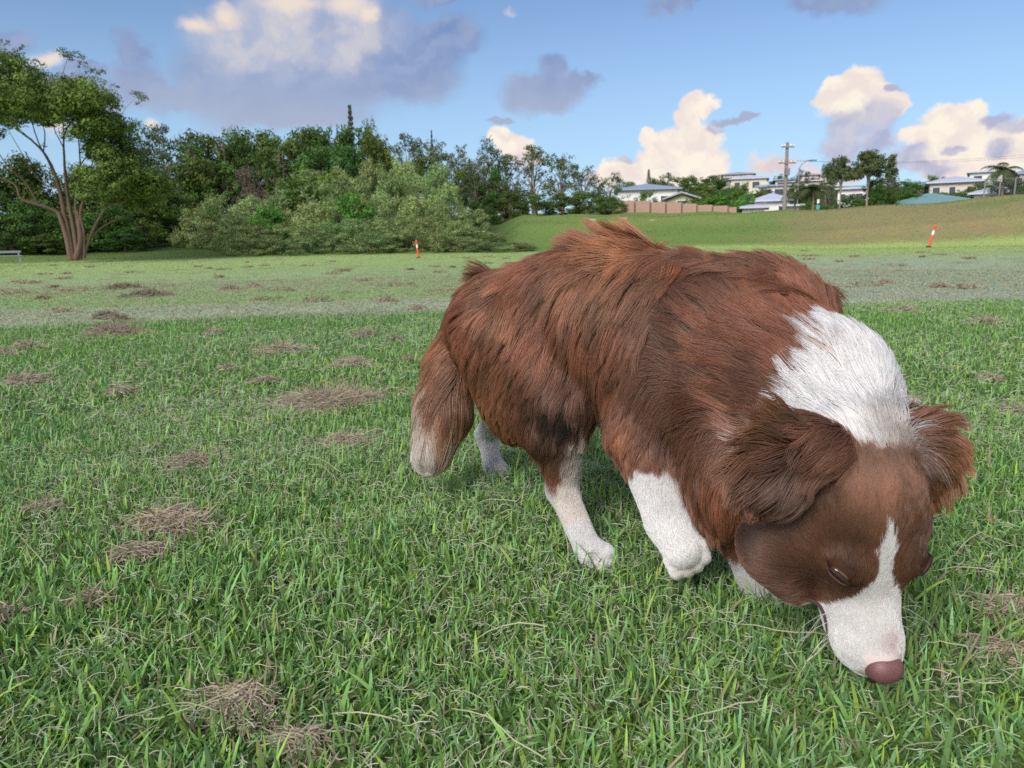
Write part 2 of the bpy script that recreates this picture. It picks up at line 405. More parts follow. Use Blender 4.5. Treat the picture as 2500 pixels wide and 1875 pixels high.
# surface nets
ins = G < 0
cc = np.zeros(tuple(np.array(dims) - 1), np.int8)
for a in (0, 1):
    for b in (0, 1):
        for c in (0, 1): cc += ins[a:dims[0]-1+a, b:dims[1]-1+b, c:dims[2]-1+c]
cells = np.argwhere((cc > 0) & (cc < 8)); cid = np.full(cc.shape, -1, np.int32); cid[tuple(cells.T)] = np.arange(len(cells))
V = lo + (cells + .5) * GS
for _ in range(4): V = V - (gs(V))[:, None] * grad(V)
F_ = []
for ax in range(3):
    o1, o2 = [(1, 2), (2, 0), (0, 1)][ax]
    A = ins.take(range(0, dims[ax] - 1), ax); B = ins.take(range(1, dims[ax]), ax)
    E = np.argwhere(A != B); E = E[(E[:, o1] > 0) & (E[:, o2] > 0) & (E[:, o1] < dims[o1] - 1) & (E[:, o2] < dims[o2] - 1)]
    def ce(d1, d2):
        c = E.copy(); c[:, o1] -= d1; c[:, o2] -= d2; return cid[tuple(c.T)]
    q = np.stack([ce(1, 1), ce(0, 1), ce(0, 0), ce(1, 0)], 1)
    fl_ = B[tuple(E.T)]; q[fl_] = q[fl_][:, ::-1]; F_.append(q)
F_ = np.concatenate(F_)

cols = np.array([(.178,.064,.033), (.87,.87,.87), (.042,.017,.011), (.42,.205,.098), (.60,.47,.36)])
def n3(P, s, seed=0):
    """smooth pseudo-noise in 3d, about -1..1"""
    x, y, z = P[:, 0] * s + seed * 1.7, P[:, 1] * s + seed * 2.3, P[:, 2] * s - seed
    return (np.sin(x + 1.7 * np.sin(y * 1.1 + z)) + np.sin(y * 1.3 + 1.5 * np.sin(z * .9 + x * .7)) + np.sin(z * 1.2 + 1.3 * np.sin(x * 1.2 - y))) / 3
def surf_info(P, chunk=60000):
    """blended hair length, thickness, flow and coat colour at surface points"""
    n = len(P); LN = np.zeros(n); TH = np.zeros(n); FL = np.zeros((n, 3)); CO = np.zeros((n, 3))
    for s in range(0, n, chunk):
        p = P[s:s + chunk]; W = 0
        for i, pr in enumerate(prims):
            d = sdp(pr, p); wt = np.exp(-np.maximum(d, -.01) / .006) + 1e-12
            if pr['t'] == 'c':
                ab = pr['b'] - pr['a']; t = np.clip(((p - pr['a']) @ ab) / (ab @ ab), 0, 1)
                t2 = smoothstep(pr['cs'][0], pr['cs'][1], t + .05 * n3(p, 90)) if pr['cs'] != (0, 1) else t
                c = cols[pr['col'][0]] * (1 - t2[:, None]) + cols[pr['col'][1]] * t2[:, None]
            else: c = cols[pr['col'][0]]
            W = W + wt; LN[s:s + chunk] += wt * pr['ln']; TH[s:s + chunk] += wt * pr['th']
            FL[s:s + chunk] += wt[:, None] * pr['flow']; CO[s:s + chunk] += wt[:, None] * c
        LN[s:s + chunk] /= W; TH[s:s + chunk] /= W; FL[s:s + chunk] /= W[:, None]; CO[s:s + chunk] /= W[:, None]
    return LN, TH, FL, CO
def V3(v): return np.array(v)
neck_white = [(at(2100,1020,.775), .056), (at(2145,1025,.775), .062), (at(2065,940,.85), .046), (at(1990,865,.93), .022), (at(2125,950,.87), .050), (at(2165,950,.83), .040), (at(2170,955,.90), .046), (at(2185,950,.96), .05)]
def paint(P, CO, Nn):
    """markings of the coat with some painted form shading, all placed on the animal itself"""
    C = CO.copy(); nz = n3(P, 60, 3) * .006 + n3(P, 170, 5) * .003
    def put(mask, col):
        C[:] = C * (1 - mask[:, None]) + np.array(col) * mask[:, None]
    # darker saddle / richer red variation
    v = n3(P, 14, 1) * .5 + n3(P, 33, 2) * .35
    C *= (1 + .28 * v)[:, None]
    hl = (P - V3(HO)); L = hl @ V3(hL) / HS; Fh = hl @ V3(hF); U = hl @ V3(hU) / HS
    head = (np.linalg.norm(hl - V3(hF) * -.02, axis=1) < .15) & (np.abs(L) < .10) & (Fh > -.12)
    # nape and collar
    m_ = np.zeros(len(P))
    for c, r in neck_white:
        d = np.linalg.norm(P - V3(c), axis=1) + nz; m_ = np.maximum(m_, 1 - smoothstep(r - .004, r + .004, d))
    ea = np.min([sdp(q_, P) for q_ in prims[EAR0:]], 0) < .004
    notsk = ~ea & ~((Fh > -.090) & (np.abs(L) < .070) & (U > -.06))
    put(m_ * notsk, cols[WH])
    # skull and cheeks brown
    sk = head & (U > -.075)
    put(sk * smoothstep(-.108, -.094, Fh + nz), np.array([.118,.048,.027]) )
    dk = sk * np.clip(1 - np.abs(np.abs(L) - .034) / .03, 0, 1) * smoothstep(-.05, -.01, Fh) * (1 - smoothstep(.03, .05, Fh)) * .75
    put(dk, cols[DK])
    put(sk * np.clip(1 - np.hypot(L * .9, Fh + .055) / .045, 0, 1) * .22, cols[GO])
    # muzzle white, its edge running obliquely under the eyes
    edge = .050 - .55 * np.clip(-U - .045, 0, .05) - .25 * np.clip(.02 - np.abs(L), 0, .02)
    put(head * smoothstep(edge - .003, edge + .003, Fh + nz * .6), cols[WH])
    # blaze up the forehead
    bw = np.interp(Fh, [-.032, -.022, -.006, .008, .02, .035, .05], [0, .0045, .0085, .0075, .0085, .017, .03])
    put(head * (U > -.03) * (1 - smoothstep(bw - .0012, bw + .0012, np.abs(L + .002) + nz * .25)) * (Fh > -.032), cols[WH])
    # throat and jaw underside
    put(head * smoothstep(.066, .074, -U + .25 * np.clip(Fh, -.1, .1) + nz * .5), cols[WH])
    # pink skin by the nose
    put(head * np.clip(1 - np.linalg.norm(np.stack([L * 1.6 - .008, Fh - .088, U + .005], 1), axis=1) / .022, 0, 1) * .45, (.62,.34,.34))
    # tail: cream along the outer edge, white tip
    ta, tz = V3(tb[0]), V3(tb[4]); ax = (tz - ta); t = ((P - ta) @ ax) / (ax @ ax)
    near = np.min([sdp(prims[NT0 + i], P) for i in range(4)], 0) < .03
    outer = -((P - V3(tb[2])) @ np.array([.96, -.2, .2])) 
    put(near * smoothstep(.0, .35, t) * .70, (.34,.19,.115))
    put(near * smoothstep(.30, .85, .5 * t + outer * 13 + .30) * .9, cols[CR])
    put(near * smoothstep(.75, 1.25, .5 * t + outer * 13 + .38), (.82,.78,.74))
    put(near * (t > .1) * (t < .95) * smoothstep(.005, .02, -outer) * .55, (.20,.085,.04))
    # pale inner stripe of the hind leg and the belly behind the elbow
    kk, hh = V3(kn), V3(hk); s_ = np.clip(((P - kk) @ (hh - kk)) / ((hh - kk) @ (hh - kk)), 0, 1)
    frt = (P - (kk + s_[:, None] * (hh - kk))) @ V3(Bf)
    nr = np.linalg.norm(P - (kk + s_[:, None] * (hh - kk)), axis=1) < .06
    put(nr * smoothstep(0, .006, frt + nz - (.019 - .02 * s_)) * .95, (.82,.77,.72))
    by = V3(at(1432,1010,1.18)); put((1 - smoothstep(.040, .055, np.linalg.norm(P - by, axis=1) + nz)), (.72,.64,.58))
    ch = V3(at(1655,1170,1.03)); put((1 - smoothstep(.03, .045, np.linalg.norm(P - ch, axis=1) + nz)), (.76,.70,.66))
    for q1_, q2_, y_ in ((1142,1160,1.30),(1150,1190,1.27)):
        pass
    lnA, lnB = V3(at(1145,800,1.31)), V3(at(1170,960,1.27)); tt_ = np.clip(((P-lnA)@(lnB-lnA))/((lnB-lnA)@(lnB-lnA)),0,1)
    put((1 - smoothstep(.012, .024, np.linalg.norm(P-(lnA+tt_[:,None]*(lnB-lnA)),axis=1)+nz)) * .8, (.72,.64,.58))
    pwd = np.linalg.norm(P - V3(pw_ + pdir * .012 + Vector((0, 0, -.010))), axis=1); put(np.clip(1.2 - pwd / .024, 0, 1) * .6, (.42,.38,.24))
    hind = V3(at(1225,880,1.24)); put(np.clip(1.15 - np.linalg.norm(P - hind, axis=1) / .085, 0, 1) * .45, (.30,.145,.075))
    # golden breeches and elbow
    for c, r, a in ((at(1220,950,1.23), .07, .8), (at(1240,1050,1.2), .05, .7), (at(1510,1000,1.02), .045, .75), (at(1290,730,1.23), .06, .9), (at(1200,860,1.26), .05, .6), (at(1560,590,1.13), .09, .8), (at(1400,640,1.15), .05, .5), (at(1700,700,1.05), .06, .35), (at(1930,1035,.72), .042, .95), (at(1850,1090,.715), .03, .7), (at(2285,1110,.755), .042, .85), (at(2250,1230,.75), .02, .7)):
        put(np.clip(1 - np.linalg.norm(P - V3(c), axis=1) / r, 0, 1) * a, cols[GO])
    for c, r, a in ((at(1355,975,1.10), .085, 1.3), (at(1340,1085,1.13), .05, 1.1), (at(1120,880,1.40), .03, .5), (at(1950,1160,.715), .048, 1.0), (at(2185,1140,.75), .034, .9), (at(1840,1330,.73), .03, .6), (at(1850,1320,.735), .035, .6), (at(1880,930,.98), .03, .4), (at(1790,760,1.0), .085, .62), (at(1700,820,1.02), .085, .6), (at(1700,980,.98), .07, .6), (at(1640,930,1.0), .05, .4), (at(1130,760,1.36), .03, .5), (at(1450,860,1.12), .06, .35), (at(1620,700,1.07), .06, .25)):  # dark brown hair; thigh and shoulder patches also paint in shading of the form
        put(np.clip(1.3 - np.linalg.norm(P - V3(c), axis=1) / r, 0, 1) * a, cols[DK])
    return C
LN, TH, FL, CO = surf_info(V); Nn = grad(V)
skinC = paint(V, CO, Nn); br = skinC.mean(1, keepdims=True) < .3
skin_m = attr_mat('dog_skin', .8, .2)
dog = link('dog', mesh_tris('dog', V, F_, np.where(br, skinC * .7, np.array([.60,.50,.48]))), skin_m)
tag(dog, 'brown and white collie type dog stepping through the grass, nose down sniffing', 'dog')

# ---- fur
def make_fur(name, nroot, seed, sel, clump_n, rad, npts, lfac=1.0, thfac=1.0, clump=.6, wave=.0013, longfac=0):
    r = np.random.default_rng(seed); seed_l = 29
    tri = np.concatenate([F_[:, [0, 1, 2]], F_[:, [0, 2, 3]]])
    A = V[tri[:, 0]]; B = V[tri[:, 1]]; C = V[tri[:, 2]]
    area = np.linalg.norm(np.cross(B - A, C - A), axis=1) * .5
    cen = (A + B + C) / 3; ok = sel(cen, LN[tri[:, 0]]); pa = area * ok; pa /= pa.sum()
    ti = r.choice(len(tri), nroot, p=pa); u = r.random((nroot, 1)); v = r.random((nroot, 1)); fl = (u + v > 1)[:, 0]
    u[fl] = 1 - u[fl]; v[fl] = 1 - v[fl]
    R = A[ti] + u * (B[ti] - A[ti]) + v * (C[ti] - A[ti])
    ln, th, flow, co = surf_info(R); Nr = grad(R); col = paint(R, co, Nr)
    # tufts: places where the coat stands up or swirls
    lift = np.full(nroot, .28)
    for c, rd, dr, dl, lf in TUFTS:
        wt = np.exp(-(np.linalg.norm(R - V3(c), axis=1) / rd) ** 2)
        flow = flow * (1 - wt[:, None]) + wt[:, None] * np.array(dr) ; ln = ln * (1 + wt * dl); lift = lift + wt * lf; th = th * (1 + wt * max(lf, 0) * 1.2)
    flow = flow + .22 * np.stack([n3(R, 26, 11), n3(R, 26, 12), n3(R, 26, 13)], 1)
    lv = .8 + .4 * r.random(nroot); ln = ln * lv * lfac; th = th * (.45 + .6 * r.random(nroot)) * thfac
    # clump guides
    gi = r.choice(nroot, clump_n, replace=False)
    from mathutils.kdtree import KDTree
    kd = KDTree(clump_n)
    for j, g in enumerate(gi): kd.insert(R[g], j)
    kd.balance()
    cidx = np.array([kd.find(p)[1] for p in R])
    gl = ln[gi] * (.85 + .3 * r.random(clump_n)); gth = th[gi]
    gn = r.normal(size=(clump_n, 3)) * .10
    flow = flow + gn[cidx] ; flow += r.normal(size=flow.shape) * .035
    cshade = 1 + .22 * (r.random(clump_n) - .5)
    pl = 1 + .42 * n3(R, 40, seed_l) + .34 * n3(R @ np.array([[.84,-.54,0],[-.54,-.84,0],[0,0,.35]]), 120, 31)
    step = ln[:, None] / (npts - 1)
    pts = np.zeros((nroot, npts, 3)); pts[:, 0] = R - Nr * .001; p = pts[:, 0].copy()
    gdir = np.array([0, 0, -1.])
    phase = r.random(clump_n)[cidx] * 6.28
    for k in range(1, npts):
        t = k / (npts - 1)
        n_ = grad(p); T_ = flow + gdir * .25 * t; T_ = T_ - (T_ * n_).sum(1, keepdims=True) * n_
        T_ /= np.maximum(np.linalg.norm(T_, axis=1, keepdims=True), 1e-6)
        lf = lift * (1 - t * .5)
        D = T_ + n_ * lf[:, None]
        fr_ = (np.clip((lift - .35) * 2.2, 0, 1) * (1 - .5 * t))[:, None]; D = D * (1 - fr_) + flow / np.linalg.norm(flow, axis=1, keepdims=True) * fr_ * 1.1
        sdv = np.cross(n_, T_); D += sdv * (np.sin(phase + t * 5) * .18)[:, None]
        D /= np.linalg.norm(D, axis=1, keepdims=True)
        p = p + D * step
        s_ = gs(p); tgt = th * (1 - (1 - t) ** 1.7)
        free = np.clip((lift - .3) * 2, 0, 1)
        mx = tgt + free * .5
        over = np.maximum(s_ - mx, 0); under = np.maximum(tgt * .55 - s_, 0)
        p = p - n_ * (over * .8)[:, None] + n_ * (under * .7)[:, None]
        pts[:, k] = p
    # pull to the guide
    G_ = pts[gi][cidx]; t = np.linspace(0, 1, npts)[None, :, None]
    keep = (clump * (.75 + .5 * r.random(nroot)))[:, None, None].clip(0, .95)
    dist = np.linalg.norm(R - R[gi][cidx], axis=1); okc = (dist < .04)[:, None, None]
    off = (pts - pts[:, :1]); go = G_ - G_[:, :1] * 0
    pts = np.where(okc, pts * (1 - keep * t ** 1.3) + (G_) * keep * t ** 1.3, pts)
    pts += wave * r.normal(size=(nroot, 1, 3)) * t ** 1.5
    cd = bpy.data.hair_curves.new(name); cd.add_curves([npts] * nroot)
    if 'position' not in cd.attributes: cd.attributes.new('position', 'FLOAT_VECTOR', 'POINT')
    cd.attributes['position'].data.foreach_set('vector', pts.astype(np.float32).ravel())
    ra = cd.attributes.get('radius') or cd.attributes.new('radius', 'FLOAT', 'POINT')
    tt = np.linspace(0, 1, npts)[None]
    rr = rad * (1 - .82 * tt ** 1.5) * (.85 + .3 * r.random((nroot, 1)))
    ra.data.foreach_set('value', rr.astype(np.float32).ravel())
    white = (col.mean(1) > .4)[:, None, None]
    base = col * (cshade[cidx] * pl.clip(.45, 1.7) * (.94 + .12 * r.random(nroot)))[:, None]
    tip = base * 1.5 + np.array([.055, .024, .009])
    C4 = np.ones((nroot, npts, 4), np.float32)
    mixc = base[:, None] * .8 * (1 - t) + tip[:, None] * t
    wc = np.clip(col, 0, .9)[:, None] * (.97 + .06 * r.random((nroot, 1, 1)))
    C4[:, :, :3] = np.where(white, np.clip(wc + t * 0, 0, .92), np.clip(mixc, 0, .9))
    ca = cd.attributes.new('Col', 'FLOAT_COLOR', 'POINT'); ca.data.foreach_set('color', C4.ravel())
    return cd
up = Vector((0, 0, 1))
TUFTS = [
 (at(1500,600,1.18), .045, (-.4,.0,.7), -.1, .34), (at(1600,590,1.15), .05, (-.2,.0,.7), -.1, .32),
 (at(1215,665,1.35), .018, (-.1,0,.9), -.2, .6),
 (at(1960,690,1.06), .022, (.5,.1,-.1), -.3, .6), (at(2020,760,1.02), .022, (.6,.1,-.2), -.3, .6), (at(2060,820,.98), .020, (.6,.1,-.3), -.3, .5),
 (at(1290,740,1.23), .03, (.6,-.3,-.6), .0, .5),
 (at(1935,1035,.73), .028, (-.5,-.2,.75), .1, .55), (at(1860,1110,.72), .025, (-.9,-.2,.15), .1, .5), (at(2250,1030,.76), .026, (.6,-.2,.5), -.15, .4), (at(2300,1110,.76), .02, (.7,-.2,-.3), -.25, .35),
  (at(2310,1190,.76), .025, (.5,-.1,-.8), .0, .35),
 (at(1290,1110,1.17), .018, (-.4,-.1,-.8), -.1, .35),
]
# the eye sits where the sight line meets the skull; the other one mirrors it
_d = V3(ray(2050, 1404)); _d /= np.linalg.norm(_d); _p = np.array([0, 0, H0]) + _d * .55
for _ in range(60): _p = _p + _d * max(float(gs(_p[None])[0]), 0) * .8
_e = _p - grad(_p[None])[0] * .0062
_l = _e - V3(HO); _le, _fe, _ue = _l @ V3(hL), _l @ V3(hF), _l @ V3(hU)
eyeL = [HO + hL * _le + hF * _fe + hU * _ue, HO - hL * _le + hF * _fe + hU * _ue]
if DEV: print('EYE', _le, _fe, _ue)
NOSE = hp(0, .111, -.014)
def clear(P):
    m_ = np.ones(len(P), bool)
    for s_, e in zip((-1, 1), eyeL):
        q = P - V3(e); ax = V3((-hL * s_ + hF * .5).normalized()); al = q @ ax; rest = np.linalg.norm(q - np.outer(al, ax), axis=1)
        m_ &= ~((np.abs(al) < .0125) & (rest < .0095) & (np.linalg.norm(q, axis=1) < .016))
    q = P - V3(NOSE); m_ &= ~((np.abs(q @ V3(hL)) < .019) & (q @ V3(hF) > -.014) & (q @ V3(hU) > -.016))
    return m_
fur_m = bpy.data.materials.new('fur'); fur_m.use_nodes = True
n = NT(fur_m.node_tree); pb = n.n['Principled BSDF']; ac = n.new('ShaderNodeAttribute', attribute_name='Col').outputs['Color']
n.put(pb.inputs['Base Color'], ac); pb.inputs['Roughness'].default_value = .55; pb.inputs['Specular IOR Level'].default_value = .25
hb = n.new('ShaderNodeBsdfHair', component='Reflection'); n.put(hb.inputs['Color'], n.mix(.5, ac, (.62, .50, .45, 1)))
hb.inputs['RoughnessU'].default_value = .22; hb.inputs['RoughnessV'].default_value = .6
tr = n.new('ShaderNodeBsdfTranslucent'); n.put(tr.inputs[0], ac)
m1 = n.new('ShaderNodeMixShader'); m1.inputs[0].default_value = .32; n.l.new(pb.outputs[0], m1.inputs[1]); n.l.new(hb.outputs[0], m1.inputs[2])
m2 = n.new('ShaderNodeMixShader'); m2.inputs[0].default_value = .3; n.l.new(m1.outputs[0], m2.inputs[1]); n.l.new(tr.outputs[0], m2.inputs[2])
n.l.new(m2.outputs[0], n.n['Material Output'].inputs[0])
q_ = .25 if DEV == 'q' else 1.0
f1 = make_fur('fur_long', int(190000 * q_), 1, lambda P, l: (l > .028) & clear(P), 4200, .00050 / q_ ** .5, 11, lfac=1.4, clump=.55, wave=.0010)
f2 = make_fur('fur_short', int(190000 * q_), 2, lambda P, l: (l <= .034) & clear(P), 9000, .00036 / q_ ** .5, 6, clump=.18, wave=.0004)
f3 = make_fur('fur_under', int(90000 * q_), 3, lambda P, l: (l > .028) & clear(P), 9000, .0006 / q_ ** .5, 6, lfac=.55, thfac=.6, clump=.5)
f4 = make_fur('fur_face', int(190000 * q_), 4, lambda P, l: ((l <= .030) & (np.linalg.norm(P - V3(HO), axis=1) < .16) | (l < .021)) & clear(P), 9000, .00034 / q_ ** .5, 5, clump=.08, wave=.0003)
for d_, lab in ((f1, None), (f2, None), (f3, None), (f4, None)):
    o = link('fur', d_, fur_m, dog)
sc.cycles_curves.shape = 'RIBBONS'; sc.cycles_curves.subdivisions = 2

# ---- eyes, lids, nose, mouth
def uv_ell(name, c, axes, r, mat, parent, nu=32, nv=20, deform=None, cut=None):
    Vv = []; Ff = []
    for j in range(nv + 1):
        th_ = math.pi * j / nv
        for i in range(nu):
            ph = 2 * math.pi * i / nu
            l = np.array([math.sin(th_) * math.cos(ph), math.sin(th_) * math.sin(ph), math.cos(th_)])
            if deform: l = deform(l)
            Vv.append(V3(c) + sum(V3(axes[k]) * l[k] * r[k] for k in range(3)))
    for j in range(nv):
        for i in range(nu):
            f = (j * nu + i, j * nu + (i + 1) % nu, (j + 1) * nu + (i + 1) % nu, (j + 1) * nu + i)
            if cut is None or cut((j + .5) / nv * math.pi, (i + .5) / nu * 2 * math.pi): Ff.append(f)
    return link(name, mesh_tris(name, Vv, Ff), mat, parent)
eye_m = bpy.data.materials.new('eye'); eye_m.use_nodes = True; n = NT(eye_m.node_tree)
co = n.new('ShaderNodeTexCoord').outputs['Object']
p = n.n['Principled BSDF']; n.put(p.inputs['Base Color'], n.mix(n.noise(co, 500)['Fac'], (.03,.015,.008,1), (.13,.065,.03,1)))
p.inputs['Roughness'].default_value = .08; p.inputs['Specular IOR Level'].default_value = .6
lid_m = flat_mat('eyelid', (.030,.014,.010), .6, .25, 300, .2)
pupil_m = flat_mat('pupil', (.006,.005,.005), .05, .6, 300, .1)
lid2_m = flat_mat('lower_lid', (.085,.042,.034), .5, .35, 300, .2)
nose_m = flat_mat('nose_leather', (.165,.072,.074), .36, .5, 700, .35, bump=.6)
mouth_m = flat_mat('mouth_line', (.10,.05,.05), .5, .4, 300, .2)
def tube(pts, rads, name, mat, parent=None, seg=8, loc=None):
    pts = [Vector(p) for p in pts]; Vv = []; Ff = []
    for i, p in enumerate(pts):
        d = (pts[min(i + 1, len(pts) - 1)] - pts[max(i - 1, 0)]).normalized()
        a = d.orthogonal().normalized() if i == 0 else (a - a.dot(d) * d).normalized()
        b = d.cross(a)
        for k in range(seg):
            t = 2 * math.pi * k / seg; Vv.append(p + (a * math.cos(t) + b * math.sin(t)) * rads[i])
    for i in range(len(pts) - 1):
        for k in range(seg): Ff.append((i * seg + k, i * seg + (k + 1) % seg, (i + 1) * seg + (k + 1) % seg, (i + 1) * seg + k))
    if name is None: return Vv, Ff
    return link(name, mesh_tris(name, Vv, Ff), mat, parent)
for s, e in zip((-1, 1), eyeL):
    fwd_ = Vector(grad(V3(e)[None])[0]); fwd_ = (fwd_ + hF * .10).normalized()
    x_ = (-hL * s * 1.0 + hF * .50); x_ = (x_ - x_.dot(fwd_) * fwd_).normalized(); y_ = fwd_.cross(x_).normalized()
    if y_.dot(hF) < 0: y_ = -y_
    srf = e + fwd_ * (.0062 if s < 0 else .0040)
    ey = uv_ell('eye', srf - fwd_ * .0016, (x_, y_, fwd_), (.0108, .0058, .0048), eye_m, dog)
    uv_ell('pupil', srf + fwd_ * .0012 + x_ * .001, (x_, y_, fwd_), (.0036, .0036, .0022), pupil_m, ey)
    arc = lambda k, h: [srf + x_ * (.0122 * math.cos(a_)) + y_ * (h * math.sin(a_) ** .8 * k) + fwd_ * (.0012 + .0020 * math.sin(a_)) for a_ in np.linspace(.02, math.pi - .02, 13)]
    rd_ = lambda m_: [.0007 + m_ * math.sin(math.pi * i_ / 12) for i_ in range(13)]
    tube(arc(-1, .0044), rd_(.0019), 'eyelid', lid_m, ey)       # heavy upper lid, looking down
    tube(arc(1, .0046), rd_(.0010), 'eyelid', lid2_m, ey)
def nd(l):
    x, y, z = l; k = 1.0 - .25 * max(0, -z) ; x2 = abs(x)
    x = math.copysign(abs(x) ** .8, x) * (1 - .30 * max(0, -z)); z = math.copysign(abs(z) ** .85, z)
    # nostrils: comma-shaped dents on the front
    if y > 0:
        dn = math.hypot((x2 - .48) / .28, (z + .12 - (x2 - .5) * .5) / .34)
        if dn < 1: y -= .45 * (1 - dn * dn)
        y -= .16 * math.exp(-(x / .07) ** 2) * (z < .35)
    return (x, y, z)
uv_ell('nose', NOSE, (hL, hF, hU), (.0195, .0160, .0180), nose_m, dog, 64, 40, nd)
nostril_m = flat_mat('nostril', (.022,.010,.011), .5, .3, 300, .2)
for s in (-1, 1):
    uv_ell('nostril', NOSE + hL * s * .0135 + hF * .0085 + hU * .0025, ((hL * s * .7 + hF * .5).normalized(), hU, hF), (.0046, .0060, .0046), nostril_m, dog, 16, 12)
wh_m = flat_mat('whisker', (.7,.68,.64), .4, .4, 50, .05)
gw = np.random.default_rng(9)
for s in (-1, 1):
    for k in range(6):
        f0, u0 = .055 + .012 * (k % 3) + gw.normal() * .002, -.030 - .008 * (k // 3); q = V3(hp(s * .06, f0, u0))
        for _ in range(40):
            g_ = float(gs(q[None])[0])
            if g_ < .001: break
            q = q - V3(hL) * s * max(g_, .0004)
        dr = hL * s * 1.0 + hF * gw.uniform(-.1, .5) + hU * gw.uniform(-.5, .3); L_ = gw.uniform(.025, .05)
        tube([Vector(q) + dr * L_ * t_ + hF * (.35 * L_ * t_ * t_) for t_ in (0, .33, .66, 1)], [.0002, .00017, .00012, .00005], 'whisker', wh_m, dog, 4)
for s in (-1, 1):
    pl = []
    for f in np.linspace(.012, .098, 14):
        q = V3(hp(s * .05, f, -.052 + .006 * math.sin(f * 40)))
        for _ in range(30):
            g_ = float(gs(q[None])[0])
            if g_ < .0022: break
            q = q - V3(hL) * s * max(g_ - .002, .0004)
        pl.append(q)
    tube(pl, [.0006 + .0014 * math.sin(math.pi * i / 13) for i in range(14)], 'mouth_line', mouth_m, dog)
# ================================================================== GROUND
def zone_color(x, y):
    """albedo of the turf (linear) from its place in the field: n x 3"""
    x = np.asarray(x, float); y = np.asarray(y, float); d = np.hypot(x, y)
    n1 = fbm(x, y, 1.3, 1); n2 = fbm(x, y, .35, 5); n3_ = fbm(x, y * 1.0, .12, 9)
    def mixc(c, w_, k): return c * (1 - w_[:, None]) + np.array(k) * w_[:, None]
    c = np.zeros((len(x), 3)) + np.array([.130, .246, .062])
    c = mixc(c, smoothstep(.35, .75, n1) * .45, (.150, .255, .085))
    c = mixc(c, smoothstep(.55, .8, n2) * .35, (.090, .200, .062))
    yy = y + .35 * (n2 - .5) + .12 * np.clip(-x, 0, 4) + .5 * (n1 - .5)
    right = smoothstep(-.5, 2.5, x - .04 * y)
    c = mixc(c, smoothstep(5.6, 6.0, yy) * (1 - smoothstep(7.3, 7.8, yy)) * .8, (.235, .265, .185))
    c = mixc(c, smoothstep(7.2, 7.8, yy), (.165, .265, .095))
    c = mixc(c, smoothstep(7.5, 11, yy) * smoothstep(.4, .7, n3_) * .6, (.215, .270, .150))
    c = mixc(c, smoothstep(5.6, 6.0, yy) * right * (1 - smoothstep(22, 27, yy)) * .85, (.215, .262, .185))
    c = mixc(c, smoothstep(11, 28, d) * .75, (.230, .310, .110))
    c = mixc(c, smoothstep(22, 30, yy) * right * .8, (.225, .300, .090))
    # verge and bank
    bank = smoothstep(42.5, 44.5, d + 1.0 * (n2 - .5))
    c = mixc(c, bank, (.105, .165, .042))
    q = np.arctan2(x, np.maximum(y, .01))
    brn = bank * smoothstep(.30, .42, q) * (.35 + .65 * smoothstep(.35, .6, fbm(x, y + x * .3, .22, 21)))
    c = mixc(c, brn * .74, (.215, .178, .092))
    c = mixc(c, bank * smoothstep(.55, .75, fbm(x, y, .5, 31)) * smoothstep(.05, .2, q) * .45, (.20, .15, .08))
    c = mixc(c, bank * smoothstep(47, 51, d) * smoothstep(.0, .1, q) * (1 - smoothstep(.25, .4, q)) * .35, (.170, .240, .060))
    c = mixc(c, bank * (1 - smoothstep(-.03, .03, q)) * smoothstep(46, 50, d), (.035, .060, .018))
    c = mixc(c, smoothstep(70, 90, d), (.050, .085, .028))
    # bare earth and clippings
    sp = smoothstep(.66, .74, fbm(x, y, 2.6, 41)) * smoothstep(6, 9, d) * (1 - smoothstep(34, 40, d)) * smoothstep(.4, .6, fbm(x, y, .25, 51) + .08)
    c = mixc(c, sp * .75, (.155, .125, .075))
    return c * (np.where(d > 5.5, 1.42, 1.55) * (1 - .12 * bank))[:, None] * np.array([1.0, 1.0, 1.04])
az_ = np.concatenate([np.linspace(-180, -56, 42), np.linspace(-55, 55, 330), np.linspace(56, 180, 42)[:-1]])
azr = np.radians(az_); rr_ = np.concatenate([[.02], np.geomspace(.12, 40, 380), np.linspace(40.3, 62, 70), np.geomspace(62.5, 4000, 110)])
AA, RR = np.meshgrid(azr, rr_); gx, gy = (RR * np.sin(AA)).ravel(), (RR * np.cos(AA)).ravel(); gz = Hh(gx, gy)
na, nr = len(azr), len(rr_); idx = np.arange(na * nr).reshape(nr, na)
Q4 = np.stack([idx[:-1], idx[1:], np.roll(idx, -1, 1)[1:], np.roll(idx, -1, 1)[:-1]], -1).reshape(-1, 4)
gc = zone_color(gx, gy); gd = np.hypot(gx, gy)
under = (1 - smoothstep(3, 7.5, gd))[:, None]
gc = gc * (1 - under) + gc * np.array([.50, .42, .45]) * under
gm = bpy.data.materials.new('turf'); gm.use_nodes = True; n = NT(gm.node_tree); p = n.n['Principled BSDF']
a = n.new('ShaderNodeAttribute', attribute_name='Col').outputs['Color']
geo = n.new('ShaderNodeNewGeometry').outputs['Position']
f1n = n.noise(geo, 7, 6, .7)['Fac']; f2n = n.noise(geo, 1.1, 5, .6)['Fac']; f3n = n.noise(n.v('MULTIPLY', geo, (1, 1, .3)), 38, 3, .6)['Fac']
c = n.mix(1.0, a, n.mix(f1n, (.55, .55, .55, 1), (1.45, 1.42, 1.38, 1)), 'MULTIPLY')
c = n.mix(1.0, c, n.mix(f3n, (.7, .7, .72, 1), (1.3, 1.3, 1.25, 1)), 'MULTIPLY')
c = n.mix(n.ss(f2n, .52, .62, 0, .28), c, n.mix(1.0, c, (1.35, 1.05, .9, 1), 'MULTIPLY'))
